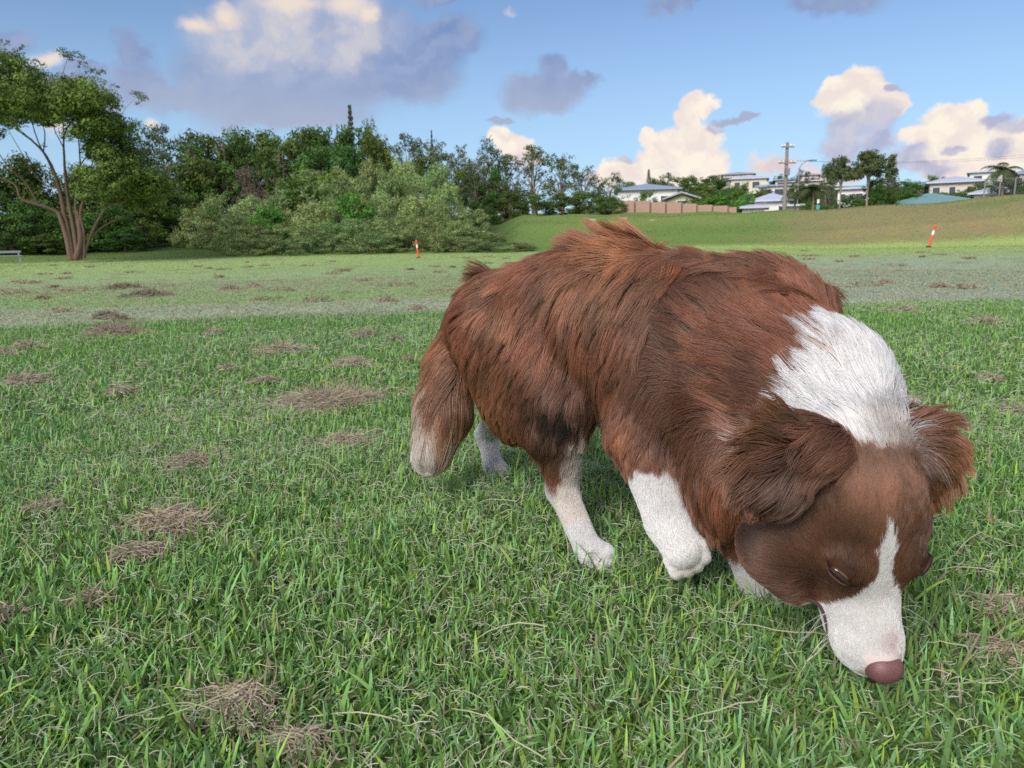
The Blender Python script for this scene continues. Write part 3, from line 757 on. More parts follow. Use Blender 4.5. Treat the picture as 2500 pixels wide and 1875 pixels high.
n.put(p.inputs['Base Color'], c); p.inputs['Roughness'].default_value = .9; p.inputs['Specular IOR Level'].default_value = .15
b = n.new('ShaderNodeBump'); b.inputs['Strength'].default_value = .6; b.inputs['Distance'].default_value = .06
n.put(b.inputs['Height'], n.m('ADD', f1n, n.m('MULTIPLY', f3n, .35))); n.l.new(b.outputs[0], p.inputs['Normal'])
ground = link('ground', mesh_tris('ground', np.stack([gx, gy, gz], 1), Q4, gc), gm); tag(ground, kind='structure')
ground['label'] = 'mown playing field rising to a grassy bank and a hill'

def gp(qx, qy):
    """where the sight line through a photo pixel meets the ground"""
    d = ray(qx, qy); o = Vector((0, 0, H0)); t = .2
    while t < 90:
        p_ = o + d * t
        if p_.z <= H1(p_.x, p_.y): return p_
        t *= 1.01
    return p_
def blade_mesh(name, x, y, L, W, azm, lean, curl, col, nseg, z0=None, tipc=1.15, roll=None):
    n_ = len(x); z = Hh(x, y) - .003 if z0 is None else z0
    P = np.stack([x, y, z], 1); ts = np.linspace(0, 1, nseg + 1); c = np.zeros((n_, nseg + 1, 3)); c[:, 0] = P
    hd = np.stack([np.sin(azm), np.cos(azm), np.zeros(n_)], 1)
    for k in range(1, nseg + 1):
        a_ = lean + curl * (ts[k] + ts[k - 1]) / 2
        c[:, k] = c[:, k - 1] + (hd * np.sin(a_)[:, None] + np.array([0, 0, 1.]) * np.cos(a_)[:, None]) * (L / nseg)[:, None]
    tw = rng.uniform(-.9, .9, n_) if roll is None else roll
    sd = np.stack([np.cos(azm), -np.sin(azm), np.zeros(n_)], 1) * np.cos(tw)[:, None] + np.array([0, 0, 1.]) * np.sin(tw)[:, None] * .6
    prof = [0.75] + [1.0 - .75 * ts[k] ** 2 for k in range(1, nseg)]
    V_ = np.zeros((n_, 2 * nseg + 1, 3)); C_ = np.zeros((n_, 2 * nseg + 1, 3))
    for k in range(nseg):
        w_ = (W * prof[k] / 2)[:, None]; V_[:, 2 * k] = c[:, k] - sd * w_; V_[:, 2 * k + 1] = c[:, k] + sd * w_
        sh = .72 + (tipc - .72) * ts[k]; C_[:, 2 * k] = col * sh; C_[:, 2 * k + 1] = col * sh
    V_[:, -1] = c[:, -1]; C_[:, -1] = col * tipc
    b0 = (np.arange(n_) * (2 * nseg + 1))[:, None]; T = []
    for k in range(nseg - 1):
        T += [b0 + np.array([[2*k, 2*k+1, 2*k+3]]), b0 + np.array([[2*k, 2*k+3, 2*k+2]])]
    T.append(b0 + np.array([[2*nseg-2, 2*nseg-1, 2*nseg]]))
    return V_.reshape(-1, 3), np.concatenate(T), C_.reshape(-1, 3)
def merge(parts):
    V_, T_, C_ = [], [], []; o_ = 0
    for v, t, c in parts: V_.append(v); T_.append(t + o_); C_.append(c); o_ += len(v)
    return np.concatenate(V_), np.concatenate(T_), np.concatenate(C_)
def wedge(n_, r0, r1, half=None):
    half = half or (72 if r1 < 3 else 50)
    r = np.sqrt(rng.uniform(r0 * r0, r1 * r1, n_)); a = np.radians(rng.uniform(-half, half, n_)); return r * np.sin(a), r * np.cos(a)
grass_m = attr_mat('grass_blade', .55, .35, trans=.32)
K = .35 if DEV == 'q' else 1.0
parts = []
def turf(n_, r0, r1, Lm, Wm, nseg):
    x, y = wedge(int(n_ * K), r0, r1); m_ = len(x)
    tuft = fbm(x, y, 9, 3); keep = rng.random(m_) < .45 + 1.1 * tuft
    x, y, tuft = x[keep], y[keep], tuft[keep]; m_ = len(x)
    base = zone_color(x, y); v = rng.random((m_, 1)); h = rng.random((m_, 1))
    c = base * (.50 + 1.0 * v ** 1.2)
    c = np.where(h < .18, c * np.array([1.4, 1.15, .7]), c); c = np.where(h > .80, c * np.array([1.0, 1.05, 1.5]), c)
    dry = rng.random((m_, 1)) < .045; c = np.where(dry, np.array([.34, .29, .19]) * (.7 + .6 * v), c)
    zy = smoothstep(5.4, 6.0, y + .12 * np.clip(-x, 0, 4)); L = Lm * rng.uniform(.45, 1.35, m_) * (.7 + .6 * tuft) * (1 - .45 * zy)
    W = Wm * rng.uniform(.6, 1.5, m_)
    parts.append(blade_mesh('', x, y, L, W, rng.uniform(0, 6.283, m_), rng.uniform(.15, 1.25, m_), rng.normal(.45, .6, m_), c, nseg))
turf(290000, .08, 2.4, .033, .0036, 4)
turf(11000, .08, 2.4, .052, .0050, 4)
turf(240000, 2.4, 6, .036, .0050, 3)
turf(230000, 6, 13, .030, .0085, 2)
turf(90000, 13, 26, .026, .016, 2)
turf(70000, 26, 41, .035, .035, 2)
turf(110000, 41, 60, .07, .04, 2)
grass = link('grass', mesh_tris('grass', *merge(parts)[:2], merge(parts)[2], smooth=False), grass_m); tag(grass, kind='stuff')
grass['label'] = 'thick green lawn grass'
# pale wiry stalks and curled dead threads in the sward
def strands(x, y, z, L, W, azm, pitch, curl, wig, col, ns=7):
    n_ = len(x); P = np.stack([x, y, z], 1); cen = np.zeros((n_, ns, 3)); cen[:, 0] = P
    a = azm.copy(); e = pitch.copy()
    for k in range(1, ns):
        cen[:, k] = cen[:, k-1] + np.stack([np.sin(a) * np.cos(e), np.cos(a) * np.cos(e), np.sin(e)], 1) * (L / (ns - 1))[:, None]
        a += curl / ns + rng.normal(0, 1, n_) * wig; e = e - .8 * curl / ns * np.sign(e + .01) - .10 + rng.normal(0, 1, n_) * wig * .6
    gzz = Hh(cen[:, :, 0].ravel(), cen[:, :, 1].ravel()).reshape(n_, ns); cen[:, :, 2] = np.maximum(cen[:, :, 2], gzz + .004)
    d = np.gradient(cen, axis=1); s_ = np.cross(d, np.array([.2, -.8, .55])); s_ /= np.maximum(np.linalg.norm(s_, axis=2, keepdims=True), 1e-9)
    tp = (1 - .55 * np.linspace(0, 1, ns) ** 2)[None, :, None]; w_ = W[:, None, None] * .5 * tp
    up_ = np.cross(s_, d); up_ /= np.maximum(np.linalg.norm(up_, axis=2, keepdims=True), 1e-9)
    V_ = np.stack([cen - s_ * w_, cen + up_ * w_ * .8, cen + s_ * w_], 2).reshape(-1, 3)
    b0 = (np.arange(n_) * ns * 3)[:, None, None] + (np.arange(ns - 1) * 3)[None, :, None]
    T = np.concatenate([b0 + np.array([[[0, 1, 4]]]), b0 + np.array([[[0, 4, 3]]]), b0 + np.array([[[1, 2, 5]]]), b0 + np.array([[[1, 5, 4]]])], 1).reshape(-1, 3)
    C_ = np.repeat(col, ns * 3, 0); return V_, T, C_
straw_m = attr_mat('straw', .7, .25, trans=.1)
sp = []
def scatter_straw(n_, r0, r1, Lm, Wm, c0, c1, hi=.035):
    x, y = wedge(int(n_ * K), r0, r1); m_ = len(x); pt = fbm(x, y, 2.2, 77); k_ = rng.random(m_) < smoothstep(.3, .62, pt) + .18
    x, y = x[k_], y[k_]; m_ = len(x); z = Hh(x, y) + rng.uniform(.008, hi, m_); u = rng.random((m_, 1))
    c = np.array(c0) * (1 - u) + np.array(c1) * u
    sp.append(strands(x, y, z, Lm * rng.uniform(.4, 1.6, m_), Wm * rng.uniform(.6, 1.4, m_), rng.uniform(0, 6.28, m_), rng.normal(.15, .35, m_), rng.normal(0, 2.0, m_), .22, c))
scatter_straw(60000, .08, 2.6, .020, .0008, (.30,.34,.22), (.50,.50,.39), .030)
scatter_straw(900, .1, 2.6, .09, .0013, (.24,.32,.14), (.44,.43,.29), .04)
scatter_straw(26000, 2.6, 6.5, .035, .0018, (.30,.34,.23), (.46,.45,.34), .030)
scatter_straw(22000, 6.5, 14, .06, .0045, (.20,.22,.14), (.36,.30,.20), .02)
straw = link('dry_grass', mesh_tris('dry_grass', *merge(sp)[:2], merge(sp)[2]), straw_m); tag(straw, kind='stuff')
straw['label'] = 'pale dead threads and stalks among the green grass'

# heaps of mown clippings left on the lawn: each one a thing
HAY = [(799,979,112,'large flat heap of dry clippings left of the dog\'s tail',1.0),
 (689,857,40,'small rounded clipping heap, beyond the large flat heap',1), (850,894,36,'small clipping heap just above the right side of the large flat heap',1),
 (282,809,54,'long low streak of clippings below the pair of dark clods',.8), (263,775,24,'dark round clod of clippings, bigger of a touching pair',.6), (299,781,16,'dark little clod of clippings, smaller of a touching pair',.6),
 (887,820,26,'low brownish clipping tuft beside a darker smaller one',.8), (969,832,16,'dark small clipping tuft nearest the dog\'s tail',.6),
 (842,1086,55,'loose straw heap between the large flat heap and the tail tip',1), (420,1287,80,'twisted heap of dry straw in the left foreground',1),
 (598,1726,78,'curled nest of pale straw at the bottom of the view',1), (2442,1495,56,'arched bundle of straw at the right edge beyond the nose',1),
 (747,1828,46,'bleached straw wisps low down, right of the curled nest',.9), (2429,1600,44,'thin straw wisps below the arched bundle on the right',.9),
 (362,719,32,'dark flattened clipping patch on the far pale strip',.55), (305,702,26,'thin dark clipping streak behind the flattened patch',.55)]
small_hay = [(525,815,22),(299,962,30),(650,933,30),(68,849,26),(11,868,20),(73,933,42),(362,1108,26),(475,1137,60),(350,1362,52),(19,1511,36),
 (1023,754,18),(940,735,22),(620,700,14),(560,705,20),(1690,690,12),(2200,760,24),(2290,700,16),(2400,790,26),(2160,690,14),(150,760,14),(2480,1010,30),(2410,930,24),(560,905,22),(1000,880,20),(110,1250,40),(230,1480,40)]
def hay(qx, qy, hw, dens, shade, seed):
    g_ = np.random.default_rng(seed); c = gp(qx, qy + hw * .12); dist = math.hypot(c.x, c.y); r = hw / FPX * math.hypot(dist, H0) * 1.05
    n_ = int(np.clip(1500 * dens * (r / .12) ** 1.2, 120, 2600) * (K ** .5))
    a = g_.uniform(0, 6.28, n_ * 3); q = np.sqrt(g_.random(n_ * 3)) * r * (.8 + .3 * np.sin(a * 2 + seed) + .2 * np.sin(a * 5 + seed * 2)); x = q * np.cos(a); y = q * np.sin(a) * .8
    kp = (fbm(x + c.x, y + c.y, 3.2 / r, seed) + .35 * (1 - q / r)) > .52; x, y, q = x[kp][:n_], y[kp][:n_], q[kp][:n_]; n_ = len(x)
    far_ = g_.random(n_) < .25; x = np.where(far_, x * 1.7, x); y = np.where(far_, y * 1.7, y)
    hgt = np.where(far_, .3, 1) * (1 - (q / r).clip(0, 1) ** 2) * min(.024, r * .35) + .010
    wd = max(.0016, dist * .00075)
    Lr = min(.09, max(.035, r * .7))
    v = g_.random((n_, 1)); col = (np.array([.22,.17,.12]) * (1 - v) + np.array([.48,.41,.31]) * v) * shade
    zz = Hh(x + c.x, y + c.y) 
    V_, T_, C_ = strands(x + c.x, y + c.y, zz + hgt * g_.uniform(.3, 1, n_) + .004, Lr * g_.uniform(.4, 1.3, n_), wd * g_.uniform(.7, 1.3, n_),
                         g_.uniform(0, 6.28, n_) * .6 + 1.2, g_.normal(0, .25, n_), g_.normal(0, 1.6, n_), .25, col)
    return V_ - np.array([c.x, c.y, c.z]), T_, C_, c
for i, (qx, qy, hw, lab, sh) in enumerate(HAY):
    V_, T_, C_, c = hay(qx, qy, hw, 1.0, sh, 100 + i)
    o = link('clipping_heap', mesh_tris('clipping_heap', V_, T_, C_), straw_m, loc=c); tag(o, lab, 'clipping heap', 'heaps of mown clippings')
pr = []
for i, (qx, qy, hw) in enumerate(small_hay):
    V_, T_, C_, c = hay(qx, qy, hw, .55, .85, 300 + i); pr.append((V_ + np.array(c), T_, C_))
for i in range(120):
    d = rng.uniform(6.2, 34) ** 1.0; a = math.radians(rng.uniform(-42, 42)); x, y = d * math.sin(a), d * math.cos(a)
    if fbm(np.array([x]), np.array([y]), .25, 51)[0] < .42: continue
    n_ = 40; r = rng.uniform(.04, .16); aa = rng.uniform(0, 6.28, n_); q = np.sqrt(rng.random(n_)) * r; xx = x + q * np.cos(aa) * 1.6; y2 = y + q * np.sin(aa)
    v = rng.random((n_, 1)); pr.append(strands(xx, y2, Hh(xx, y2) + .008 + rng.random(n_) * .035, rng.uniform(.04, .1, n_), np.full(n_, .004 + d * .0007), rng.uniform(0, 6.28, n_), rng.normal(0, .2, n_), rng.normal(0, 1.5, n_), .2,
        np.array([.15,.115,.07]) * (1 - v) + np.array([.30,.24,.155]) * v, 4))
o = link('scattered_clippings', mesh_tris('scattered_clippings', *merge(pr)[:2], merge(pr)[2]), straw_m); tag(o, kind='stuff'); o['label'] = 'scattered brown clippings over the field'
# long leaning blades that stand above the rest
lx = [gp(*q) for q in [(185,1190),(255,1365),(250,1330),(120,1500),(640,1740),(690,1830),(520,1640),(1980,1560),(2330,1500),(2400,1620),(2250,1760),(1900,1800),(1500,1700),(1180,1560),(900,1500),(330,1700),(60,1700),(1160,1180),(1600,1450),(2450,1300),(2050,1780),(2180,1800),(1330,1800),(450,1850)]]
x = np.array([p_.x for p_ in lx]); y = np.array([p_.y for p_ in lx]); m_ = len(x)
lb = blade_mesh('', x, y, rng.uniform(.05, .085, m_), rng.uniform(.004, .007, m_), rng.uniform(-2, 0, m_), rng.uniform(.2, .6, m_), rng.uniform(.1, .8, m_), np.array([.17,.29,.08]) * rng.uniform(.8, 1.3, (m_, 1)), 5, roll=np.zeros(m_))
o = link('tall_grass', mesh_tris('tall_grass', *lb[:2], lb[2]), grass_m); tag(o, kind='stuff'); o['label'] = 'a few taller grass blades standing over the lawn'
# ================================================================== TREES AND SHRUBS
leaf_m = attr_mat('leaves', .6, .3, trans=.22, tint=.5)
bark_m = attr_mat('bark', .9, .15)
n = NT(bark_m.node_tree); bb_ = n.new('ShaderNodeBump'); bb_.inputs['Strength'].default_value = .9; bb_.inputs['Distance'].default_value = .05
n.put(bb_.inputs['Height'], n.noise(n.v('MULTIPLY', n.new('ShaderNodeTexCoord').outputs['Object'], (1, 1, .22)), 9, 6, .7)['Fac']); n.l.new(bb_.outputs[0], n.n['Principled BSDF'].inputs['Normal'])
def leaves(centers, rads, dens, leaf, col, g_, flat=1.0, sub=9, subr=.42, var=.35, droop=0.0):
    """many small leaf faces gathered in sprays over the crown"""
    Pc, Rc, Cc = [], [], []
    for (c, r) in zip(centers, rads):
        k_ = max(3, int(sub * g_.uniform(.7, 1.3))); d = g_.normal(size=(k_, 3)); d /= np.linalg.norm(d, axis=1, keepdims=True); d[:, 2] *= flat
        Pc.append(np.array(c) + d * r * g_.uniform(.45, .85, (k_, 1))); Rc.append(np.full(k_, r * subr) * g_.uniform(.6, 1.3, k_)); Cc.append(g_.uniform(1 - var, 1 + var, k_))
    Pc = np.concatenate(Pc); Rc = np.concatenate(Rc); Cc = np.concatenate(Cc)
    n_ = np.maximum((dens * Rc ** 2).astype(int), 6); ix = np.repeat(np.arange(len(Pc)), n_); N_ = len(ix)
    d = g_.normal(size=(N_, 3)); d /= np.linalg.norm(d, axis=1, keepdims=True); rad = g_.random(N_) ** .45
    P = Pc[ix] + d * (Rc[ix] * rad)[:, None] * np.array([1, 1, flat * .85]); P[:, 2] -= droop * g_.random(N_) * Rc[ix]
    nn = d * 1.5 + g_.normal(size=(N_, 3)) * .34 + np.array([0, 0, .35]); nn /= np.linalg.norm(nn, axis=1, keepdims=True)
    t = np.cross(nn, g_.normal(size=(N_, 3))); t /= np.linalg.norm(t, axis=1, keepdims=True); b = np.cross(nn, t)
    s_ = (leaf * g_.uniform(.6, 1.4, N_))[:, None]
    V_ = np.stack([P - t * s_, P + b * s_ * .38 + nn * s_ * .1, P + t * s_, P - b * s_ * .38 + nn * s_ * .1], 1).reshape(-1, 3)
    b0 = (np.arange(N_) * 4)[:, None]; T = np.concatenate([b0 + np.array([[0, 1, 2]]), b0 + np.array([[0, 2, 3]])])
    c = np.array(col) * (Cc[ix] * g_.uniform(.8, 1.25, N_))[:, None]
    c = c * np.where(g_.random((N_, 1)) < .12, np.array([[1.35, 1.25, .9]]), 1.0)
    return V_, T, np.repeat(c, 4, 0)
def limb(pts, r0, r1, g_=None, seg=7, sub=3, col=(.16, .115, .08)):
    pts = [Vector(p) for p in pts]; out_ = []
    for i in range(len(pts) - 1):
        for k in range(sub):
            t = k / sub; p0 = pts[max(i - 1, 0)]; p1 = pts[i]; p2 = pts[i + 1]; p3 = pts[min(i + 2, len(pts) - 1)]
            out_.append(.5 * ((2 * p1) + (p2 - p0) * t + (2 * p0 - 5 * p1 + 4 * p2 - p3) * t * t + (3 * p1 - p0 - 3 * p2 + p3) * t ** 3))
    out_.append(pts[-1]); m_ = len(out_)
    rr = [r0 + (r1 - r0) * (i / (m_ - 1)) ** .8 for i in range(m_)]
    v, f = tube(out_, rr, None, None, seg=seg)
    v = np.array([list(a_) for a_ in v]); f = np.array(f); T = np.concatenate([f[:, [0, 1, 2]], f[:, [0, 2, 3]]])
    if g_ is not None: v += g_.normal(size=v.shape) * r0 * .05
    sh = .75 + .5 * fbm(v[:, 2] * 3, v[:, 0] * 9 + v[:, 1] * 9, 1.0, 4)
    return v, T, np.array(col) * sh[:, None]
def crown_blobs(g_, n_, W, H, z0, R, hollow=.4):
    c, r = [], []
    for i in range(n_):
        u = g_.uniform(0, 6.283); v = g_.uniform(-.15, 1.0); q = math.sqrt(max(1 - v * v, 0)); k = g_.uniform(hollow, 1) 
        c.append((W * .5 * q * math.cos(u) * k, W * .5 * q * math.sin(u) * k, z0 + (H - z0 - R) * max(v, 0) * k ** .3 + (0 if v > 0 else v * R))); r.append(R * g_.uniform(.7, 1.25))
    return c, r
PROTO = {}
def plant(kind, g_):
    """returns foliage arrays, wood arrays; unit crown about 4 m wide, 4 m high, standing at the origin"""
    W = H = 4.0
    if kind == 'shrub':      # grey-green coastal shrub, many upright leafy heads
        c, r = crown_blobs(g_, 30, 3.7, 3.9, .35, .58, .72)
        f = leaves(c, r, 400, .078, (.225, .315, .122), g_, 1.0, 5, .60, .30)
        wd = [limb([(0, 0, -.3), (g_.normal() * .3, g_.normal() * .3, 1.2), (c[i][0] * .5, c[i][1] * .5, c[i][2] * .6)], .05, .02) for i in range(4)]
    elif kind == 'bright':   # fresh green shrub
        c, r = crown_blobs(g_, 34, 3.6, 3.8, .35, .6, .6)
        f = leaves(c, r, 330, .10, (.105, .215, .035), g_, .8, 8, .45, .3)
        wd = [limb([(0, 0, -.3), (c[i][0] * .3, c[i][1] * .3, 1.0), (c[i][0] * .6, c[i][1] * .6, c[i][2] * .7)], .06, .02) for i in range(5)]
    elif kind == 'dark':     # dense broadleaf tree
        c, r = crown_blobs(g_, 36, 3.5, 4.0, .6, .62, .66)
        f = leaves(c, r, 360, .085, (.074, .138, .026), g_, .85, 6, .56, .34)
        wd = [limb([(0, 0, -.4), (.03, 0, 1.2), (c[i][0] * .5, c[i][1] * .5, c[i][2] * .85)], .085, .03) for i in range(6)]
    elif kind == 'gum':      # open crown, branches and sky showing
        c, r = crown_blobs(g_, 34, 3.5, 4.0, 1.0, .50, .5)
        f = leaves(c, r, 270, .070, (.100, .130, .062), g_, .7, 8, .46, .34, .3)
        wd = [limb([(0, 0, -.4), (g_.normal() * .08, 0, .9), (c[i][0] * .35, c[i][1] * .35, 1.2 + c[i][2] * .35), c[i]], .055, .008, seg=5, col=(.20, .17, .14)) for i in range(0, len(c), 2)]
    elif kind == 'umbrella':  # tall bare trunk under a wide dense crown
        c, r = crown_blobs(g_, 48, 3.5, 4.0, 2.2, .55, .2)
        f = leaves(c, r, 420, .075, (.070, .105, .038), g_, .6, 9, .42, .34)
        wd = [limb([(0, 0, -.4), (.04, 0, 1.0), (c[i][0] * .2, c[i][1] * .2, 2.1), (c[i][0] * .85, c[i][1] * .85, c[i][2])], .07, .02, col=(.30, .25, .20)) for i in range(6)]
    elif kind == 'thicket':  # leafless brown scrub
        c, r = crown_blobs(g_, 26, 3.6, 3.9, .4, .5, .4)
        f = leaves(c, r, 90, .075, (.135, .108, .092), g_, 1.2, 8, .5, .25)
        wd = [limb([(g_.normal() * .3, g_.normal() * .3, -.3), (c[i % 26][0] * .6, c[i % 26][1] * .6, 1.5), (c[i % 26][0], c[i % 26][1], c[i % 26][2] + .3)], .06, .012, seg=5, col=(.16, .12, .10)) for i in range(26)]
    elif kind == 'conifer':  # tiered pine
        c, r = [], []; f = []; wd = [limb([(0, 0, -.3), (0, 0, 2), (0, 0, 4)], .09, .015)]
        for k in range(24):
            z = .5 + k * .145; R = 1.5 * (1 - k / 25.5) ** .85 * g_.uniform(.8, 1.15)
            for j in range(7):
                u = j * .9 + k * 1.3 + g_.normal() * .2; e_ = (R * math.cos(u), R * math.sin(u), z + .08 + R * .10)
                wd.append(limb([(0, 0, z), (R * .5 * math.cos(u), R * .5 * math.sin(u), z - .02), e_], .02, .006, seg=4, sub=2))
                for q in (.45, .7, .93): c.append((e_[0] * q, e_[1] * q, z + .08 * q)); r.append(.10)
        f = leaves(c, r, 500, .055, (.085, .115, .070), g_, .45, 3, .6, .2)  # leaf colour greyed and lightened to paint in distance haze
    elif kind == 'palm':
        wd = [limb([(0, 0, -.3), (.1, 0, 1.5), (.05, 0, 3.1)], .11, .08, col=(.2, .17, .13))]; V_, T, C_ = [], [], []; o_ = 0
        for k in range(20):
            u = k * 2.4; e0 = g_.uniform(-.3, 1.2); L = g_.uniform(1.3, 1.8); cen = np.array([.05, 0, 3.1]); pts = [cen]; e = e0
            for q in range(8): cen = cen + np.array([math.cos(u) * math.cos(e), math.sin(u) * math.cos(e), math.sin(e)]) * L / 8; e -= .24; pts.append(cen)
            for q in range(1, 9):
                for s in (-1, 1):
                    for m_ in range(2):
                        b_ = pts[q - 1] + (pts[q] - pts[q - 1]) * (m_ * .5); sd = np.array([-math.sin(u) * s, math.cos(u) * s, -.55]) * .42 * math.sin(math.pi * (q + 1) / 10.5) + (pts[q] - pts[q - 1]) * 1.3
                        V_ += [b_, b_ + sd * .5 + np.array([0, 0, .05]), b_ + sd, b_ + (pts[q] - pts[q - 1]) * .35]; T += [[o_, o_ + 1, o_ + 2], [o_, o_ + 2, o_ + 3]]; o_ += 4
                        C_ += [np.array([.085, .115, .045]) * g_.uniform(.6, 1.4)] * 4
        f = (np.array(V_), np.array(T), np.array(C_))
    return f, merge(wd)
NAMES = dict(umbrella='umbrella_tree', shrub='shrub', bright='shrub', dark='tree', gum='gum_tree', thicket='thicket', conifer='pine_tree', palm='palm_tree')
CATS = dict(umbrella='tree', shrub='shrub', bright='shrub', dark='tree', gum='tree', thicket='shrub', conifer='pine tree', palm='palm tree')
def protos(kind):
    if kind not in PROTO:
        PROTO[kind] = []
        for s in range(4 if kind in ('shrub', 'dark', 'gum') else 2):
            f, wd = plant(kind, np.random.default_rng(hash_(kind) + s)); z = f[0][:, 2].max(); wdt = np.percentile(np.abs(f[0][:, 0]), 98) * 2
            PROTO[kind].append((mesh_tris(kind + '_crown', *f[:2], f[2], smooth=False), mesh_tris(kind + '_trunk', *wd[:2], wd[2]), z, wdt))
    return PROTO[kind]
def hash_(s): return sum(ord(c) * (i + 3) for i, c in enumerate(s))
for k in ('shrub', 'dark', 'gum', 'bright', 'thicket', 'conifer', 'palm', 'umbrella'): protos(k)
pcount = {}
def plantit(kind, qx, qtop, wpx, d, label=None, group=None, rz=None, sink=0.0, col=None):
    p0 = ray(qx, qtop); hd = math.hypot(p0.x, p0.y); x, y = p0.x / hd * d, p0.y / hd * d; ztop = H0 + p0.z / hd * d
    g = H1(x, y) - sink; i = pcount.get(kind, 0); pcount[kind] = i + 1; cm, tm, z, wd = protos(kind)[i % len(protos(kind))]
    sz = max(ztop - g, .5) / z; sx = wpx / FPX * d / wd
    root = link(NAMES[kind], None, loc=(x, y, g)); root.rotation_euler = (0, 0, (i * 2.399) % 6.283 if rz is None else rz); root.scale = (sx, sx, sz)
    tag(root, label or 'shrub', CATS[kind], group)
    c = link('crown' if CATS[kind] != 'shrub' else 'foliage', cm, leaf_m, root); t = link('trunk' if CATS[kind] != 'shrub' else 'stem', tm, bark_m, root)
    return root
GF = 'grey green shrubs massed on the mound'
LF = 'grey green shrub%s of the shrub mound'
RW = {61: ' on the crest', 56: ' below the crest', 51.5: ' halfway up the slope', 47.5: ' in the second row', 45.2: ' in the front row at the foot'}
rg = np.random.default_rng(11)
sil = lambda q: np.interp(q, [440, 560, 640, 760, 880, 960, 1040, 1100, 1160, 1210, 1250, 1280], [510, 448, 450, 408, 382, 370, 380, 408, 446, 488, 530, 575])
# back rows first, each row a little nearer and lower
for d, t, q0, q1, st in ((61, .0, 690, 1080, 78), (56, .17, 610, 1140, 72), (51.5, .42, 560, 1195, 68), (47.5, .66, 560, 1235, 62), (45.2, .84, 600, 1262, 60)):
    q = q0
    while q < q1:
        base = 618; top = sil(q) + (base - sil(q)) * t * .92 + rg.normal() * 3
        plantit('shrub', q, top, rg.uniform(88, 118), d + rg.normal() * .6, LF % RW[d] + (', left part' if q < 760 else ', middle part' if q < 920 else ', centre right' if q < 1080 else ', right end'), GF + RW[d]); q += st * rg.uniform(.85, 1.15)
plantit('shrub', 525, 470, 130, 49.5, 'pale grey green shrub at the left end of the shrub mound, beside the clearing')
plantit('shrub', 470, 505, 100, 51, 'small dusky shrub at the back of the grassy clearing')
plantit('bright', 862, 462, 120, 49.6, 'bright yellow green shrub shining out of the middle of the grey green mound')
plantit('bright', 650, 500, 90, 48.5, 'deep green leafy shrub low in the left half of the shrub mound')
plantit('bright', 730, 420, 130, 57, 'fresh green shrub at the top left of the shrub mound')
plantit('bright', 800, 415, 110, 60, 'green shrub on top of the mound under the tall dark trees')
plantit('bright', 735, 392, 44, 62, 'little yellow green shrub perched above the brown scrub')
plantit('thicket', 690, 378, 150, 66, 'bare purplish brown scrub on the ridge')
plantit('thicket', 615, 395, 90, 63, 'reddish brown twiggy scrub beside the leaning trunk')
plantit('thicket', 560, 330, 130, 67, 'grey brown half bare shrub with a leaning pale trunk')
lt = 'dense dark green tree on the wooded ridge'
for q, t, w_, d in ((440,330,150,72),(505,322,130,74),(560,318,110,76),(610,312,110,76),(680,318,110,76),(745,300,130,74),(805,296,140,75),(870,302,130,74),(640,340,120,70),(910,330,100,72),(455,380,130,66),(520,390,120,66),(780,345,130,70),(850,350,120,69)):
    plantit('dark', q, t - 4, w_ * 1.25, d, lt + (', near its left end' if q < 500 else ', just left of the brown scrub' if q < 600 else ', above the brown scrub' if q < 730 else ', under the tall narrow pine'), 'dark trees on the ridge')
lg = 'olive grey gum tree with an open crown, in the row sloping down to the houses'
for q, t, w_, d in ((935,318,100,76),(995,322,110,76),(1055,338,110,75),(1115,350,110,75),(1175,332,100,74),(1235,372,100,74),(1085,395,110,70),(1160,400,100,70),(1225,425,100,70)):
    plantit('gum', q, t, w_ * 1.05, d, lg, 'gum trees on the slope'); 
for q, t, w_, d in ((960,350,110,72),(1040,375,110,72),(1130,400,110,72),(1200,410,90,71)):
    plantit('dark', q, t, w_, d, 'round dark tree filling the gaps between the olive gum trees', 'dark trees between the gums')
plantit('gum', 1300, 352, 140, 73, 'silvery gum tree, sky showing through its crown, nearest the cream cloud')
plantit('gum', 1368, 372, 120, 73, 'tall thin crowned gum tree at the right end of the wood')
plantit('gum', 1425, 402, 110, 72, 'dark straggly gum tree standing before the last brown one')
plantit('gum', 1485, 418, 90, 72, 'low brownish tree, last of the wood, beside the blue roofed house')
for q, t, w_, d in ((1180,462,90,66),(1245,468,90,66),(1310,470,90,66),(1375,468,90,67),(1440,462,90,67),(1500,478,70,68)):
    plantit('dark', q, t, w_, d, 'dark undergrowth bush under the right hand gum trees', 'dark bushes under the gums')
ld = 'near black bush in the shade behind the big spreading tree'
for q, t, w_, d in ((-60,380,190,56),(40,372,170,57),(130,395,160,55),(215,400,150,55),(290,395,150,56),(360,400,130,57),(-20,470,170,51),(80,480,150,50),(165,500,130,50),(250,490,130,51),(330,475,130,53),(400,450,120,56),(430,500,110,55),(300,560,90,49),(20,560,110,48.5),(110,570,90,48.5),(-120,470,170,54),(-180,380,190,58),(-260,420,190,56)):
    plantit('dark', q, t, w_, d, ld + (', left of its trunk' if q < 190 else ', right of its trunk'), 'dark bushes behind the big tree')
plantit('gum', 385, 296, 130, 66, 'lone thin tree rising between the big spreading tree and the wooded ridge')
plantit('conifer', 853, 252, 34, 100, 'tall narrow pine poking above the wooded ridge', sink=4)
plantit('conifer', 1053, 314, 16, 110, 'tiny pine tip above the row of gum trees', sink=4)
plantit('gum', 900, 282, 60, 95, 'hazy thin tree behind the ridge, just right of the tall narrow pine')

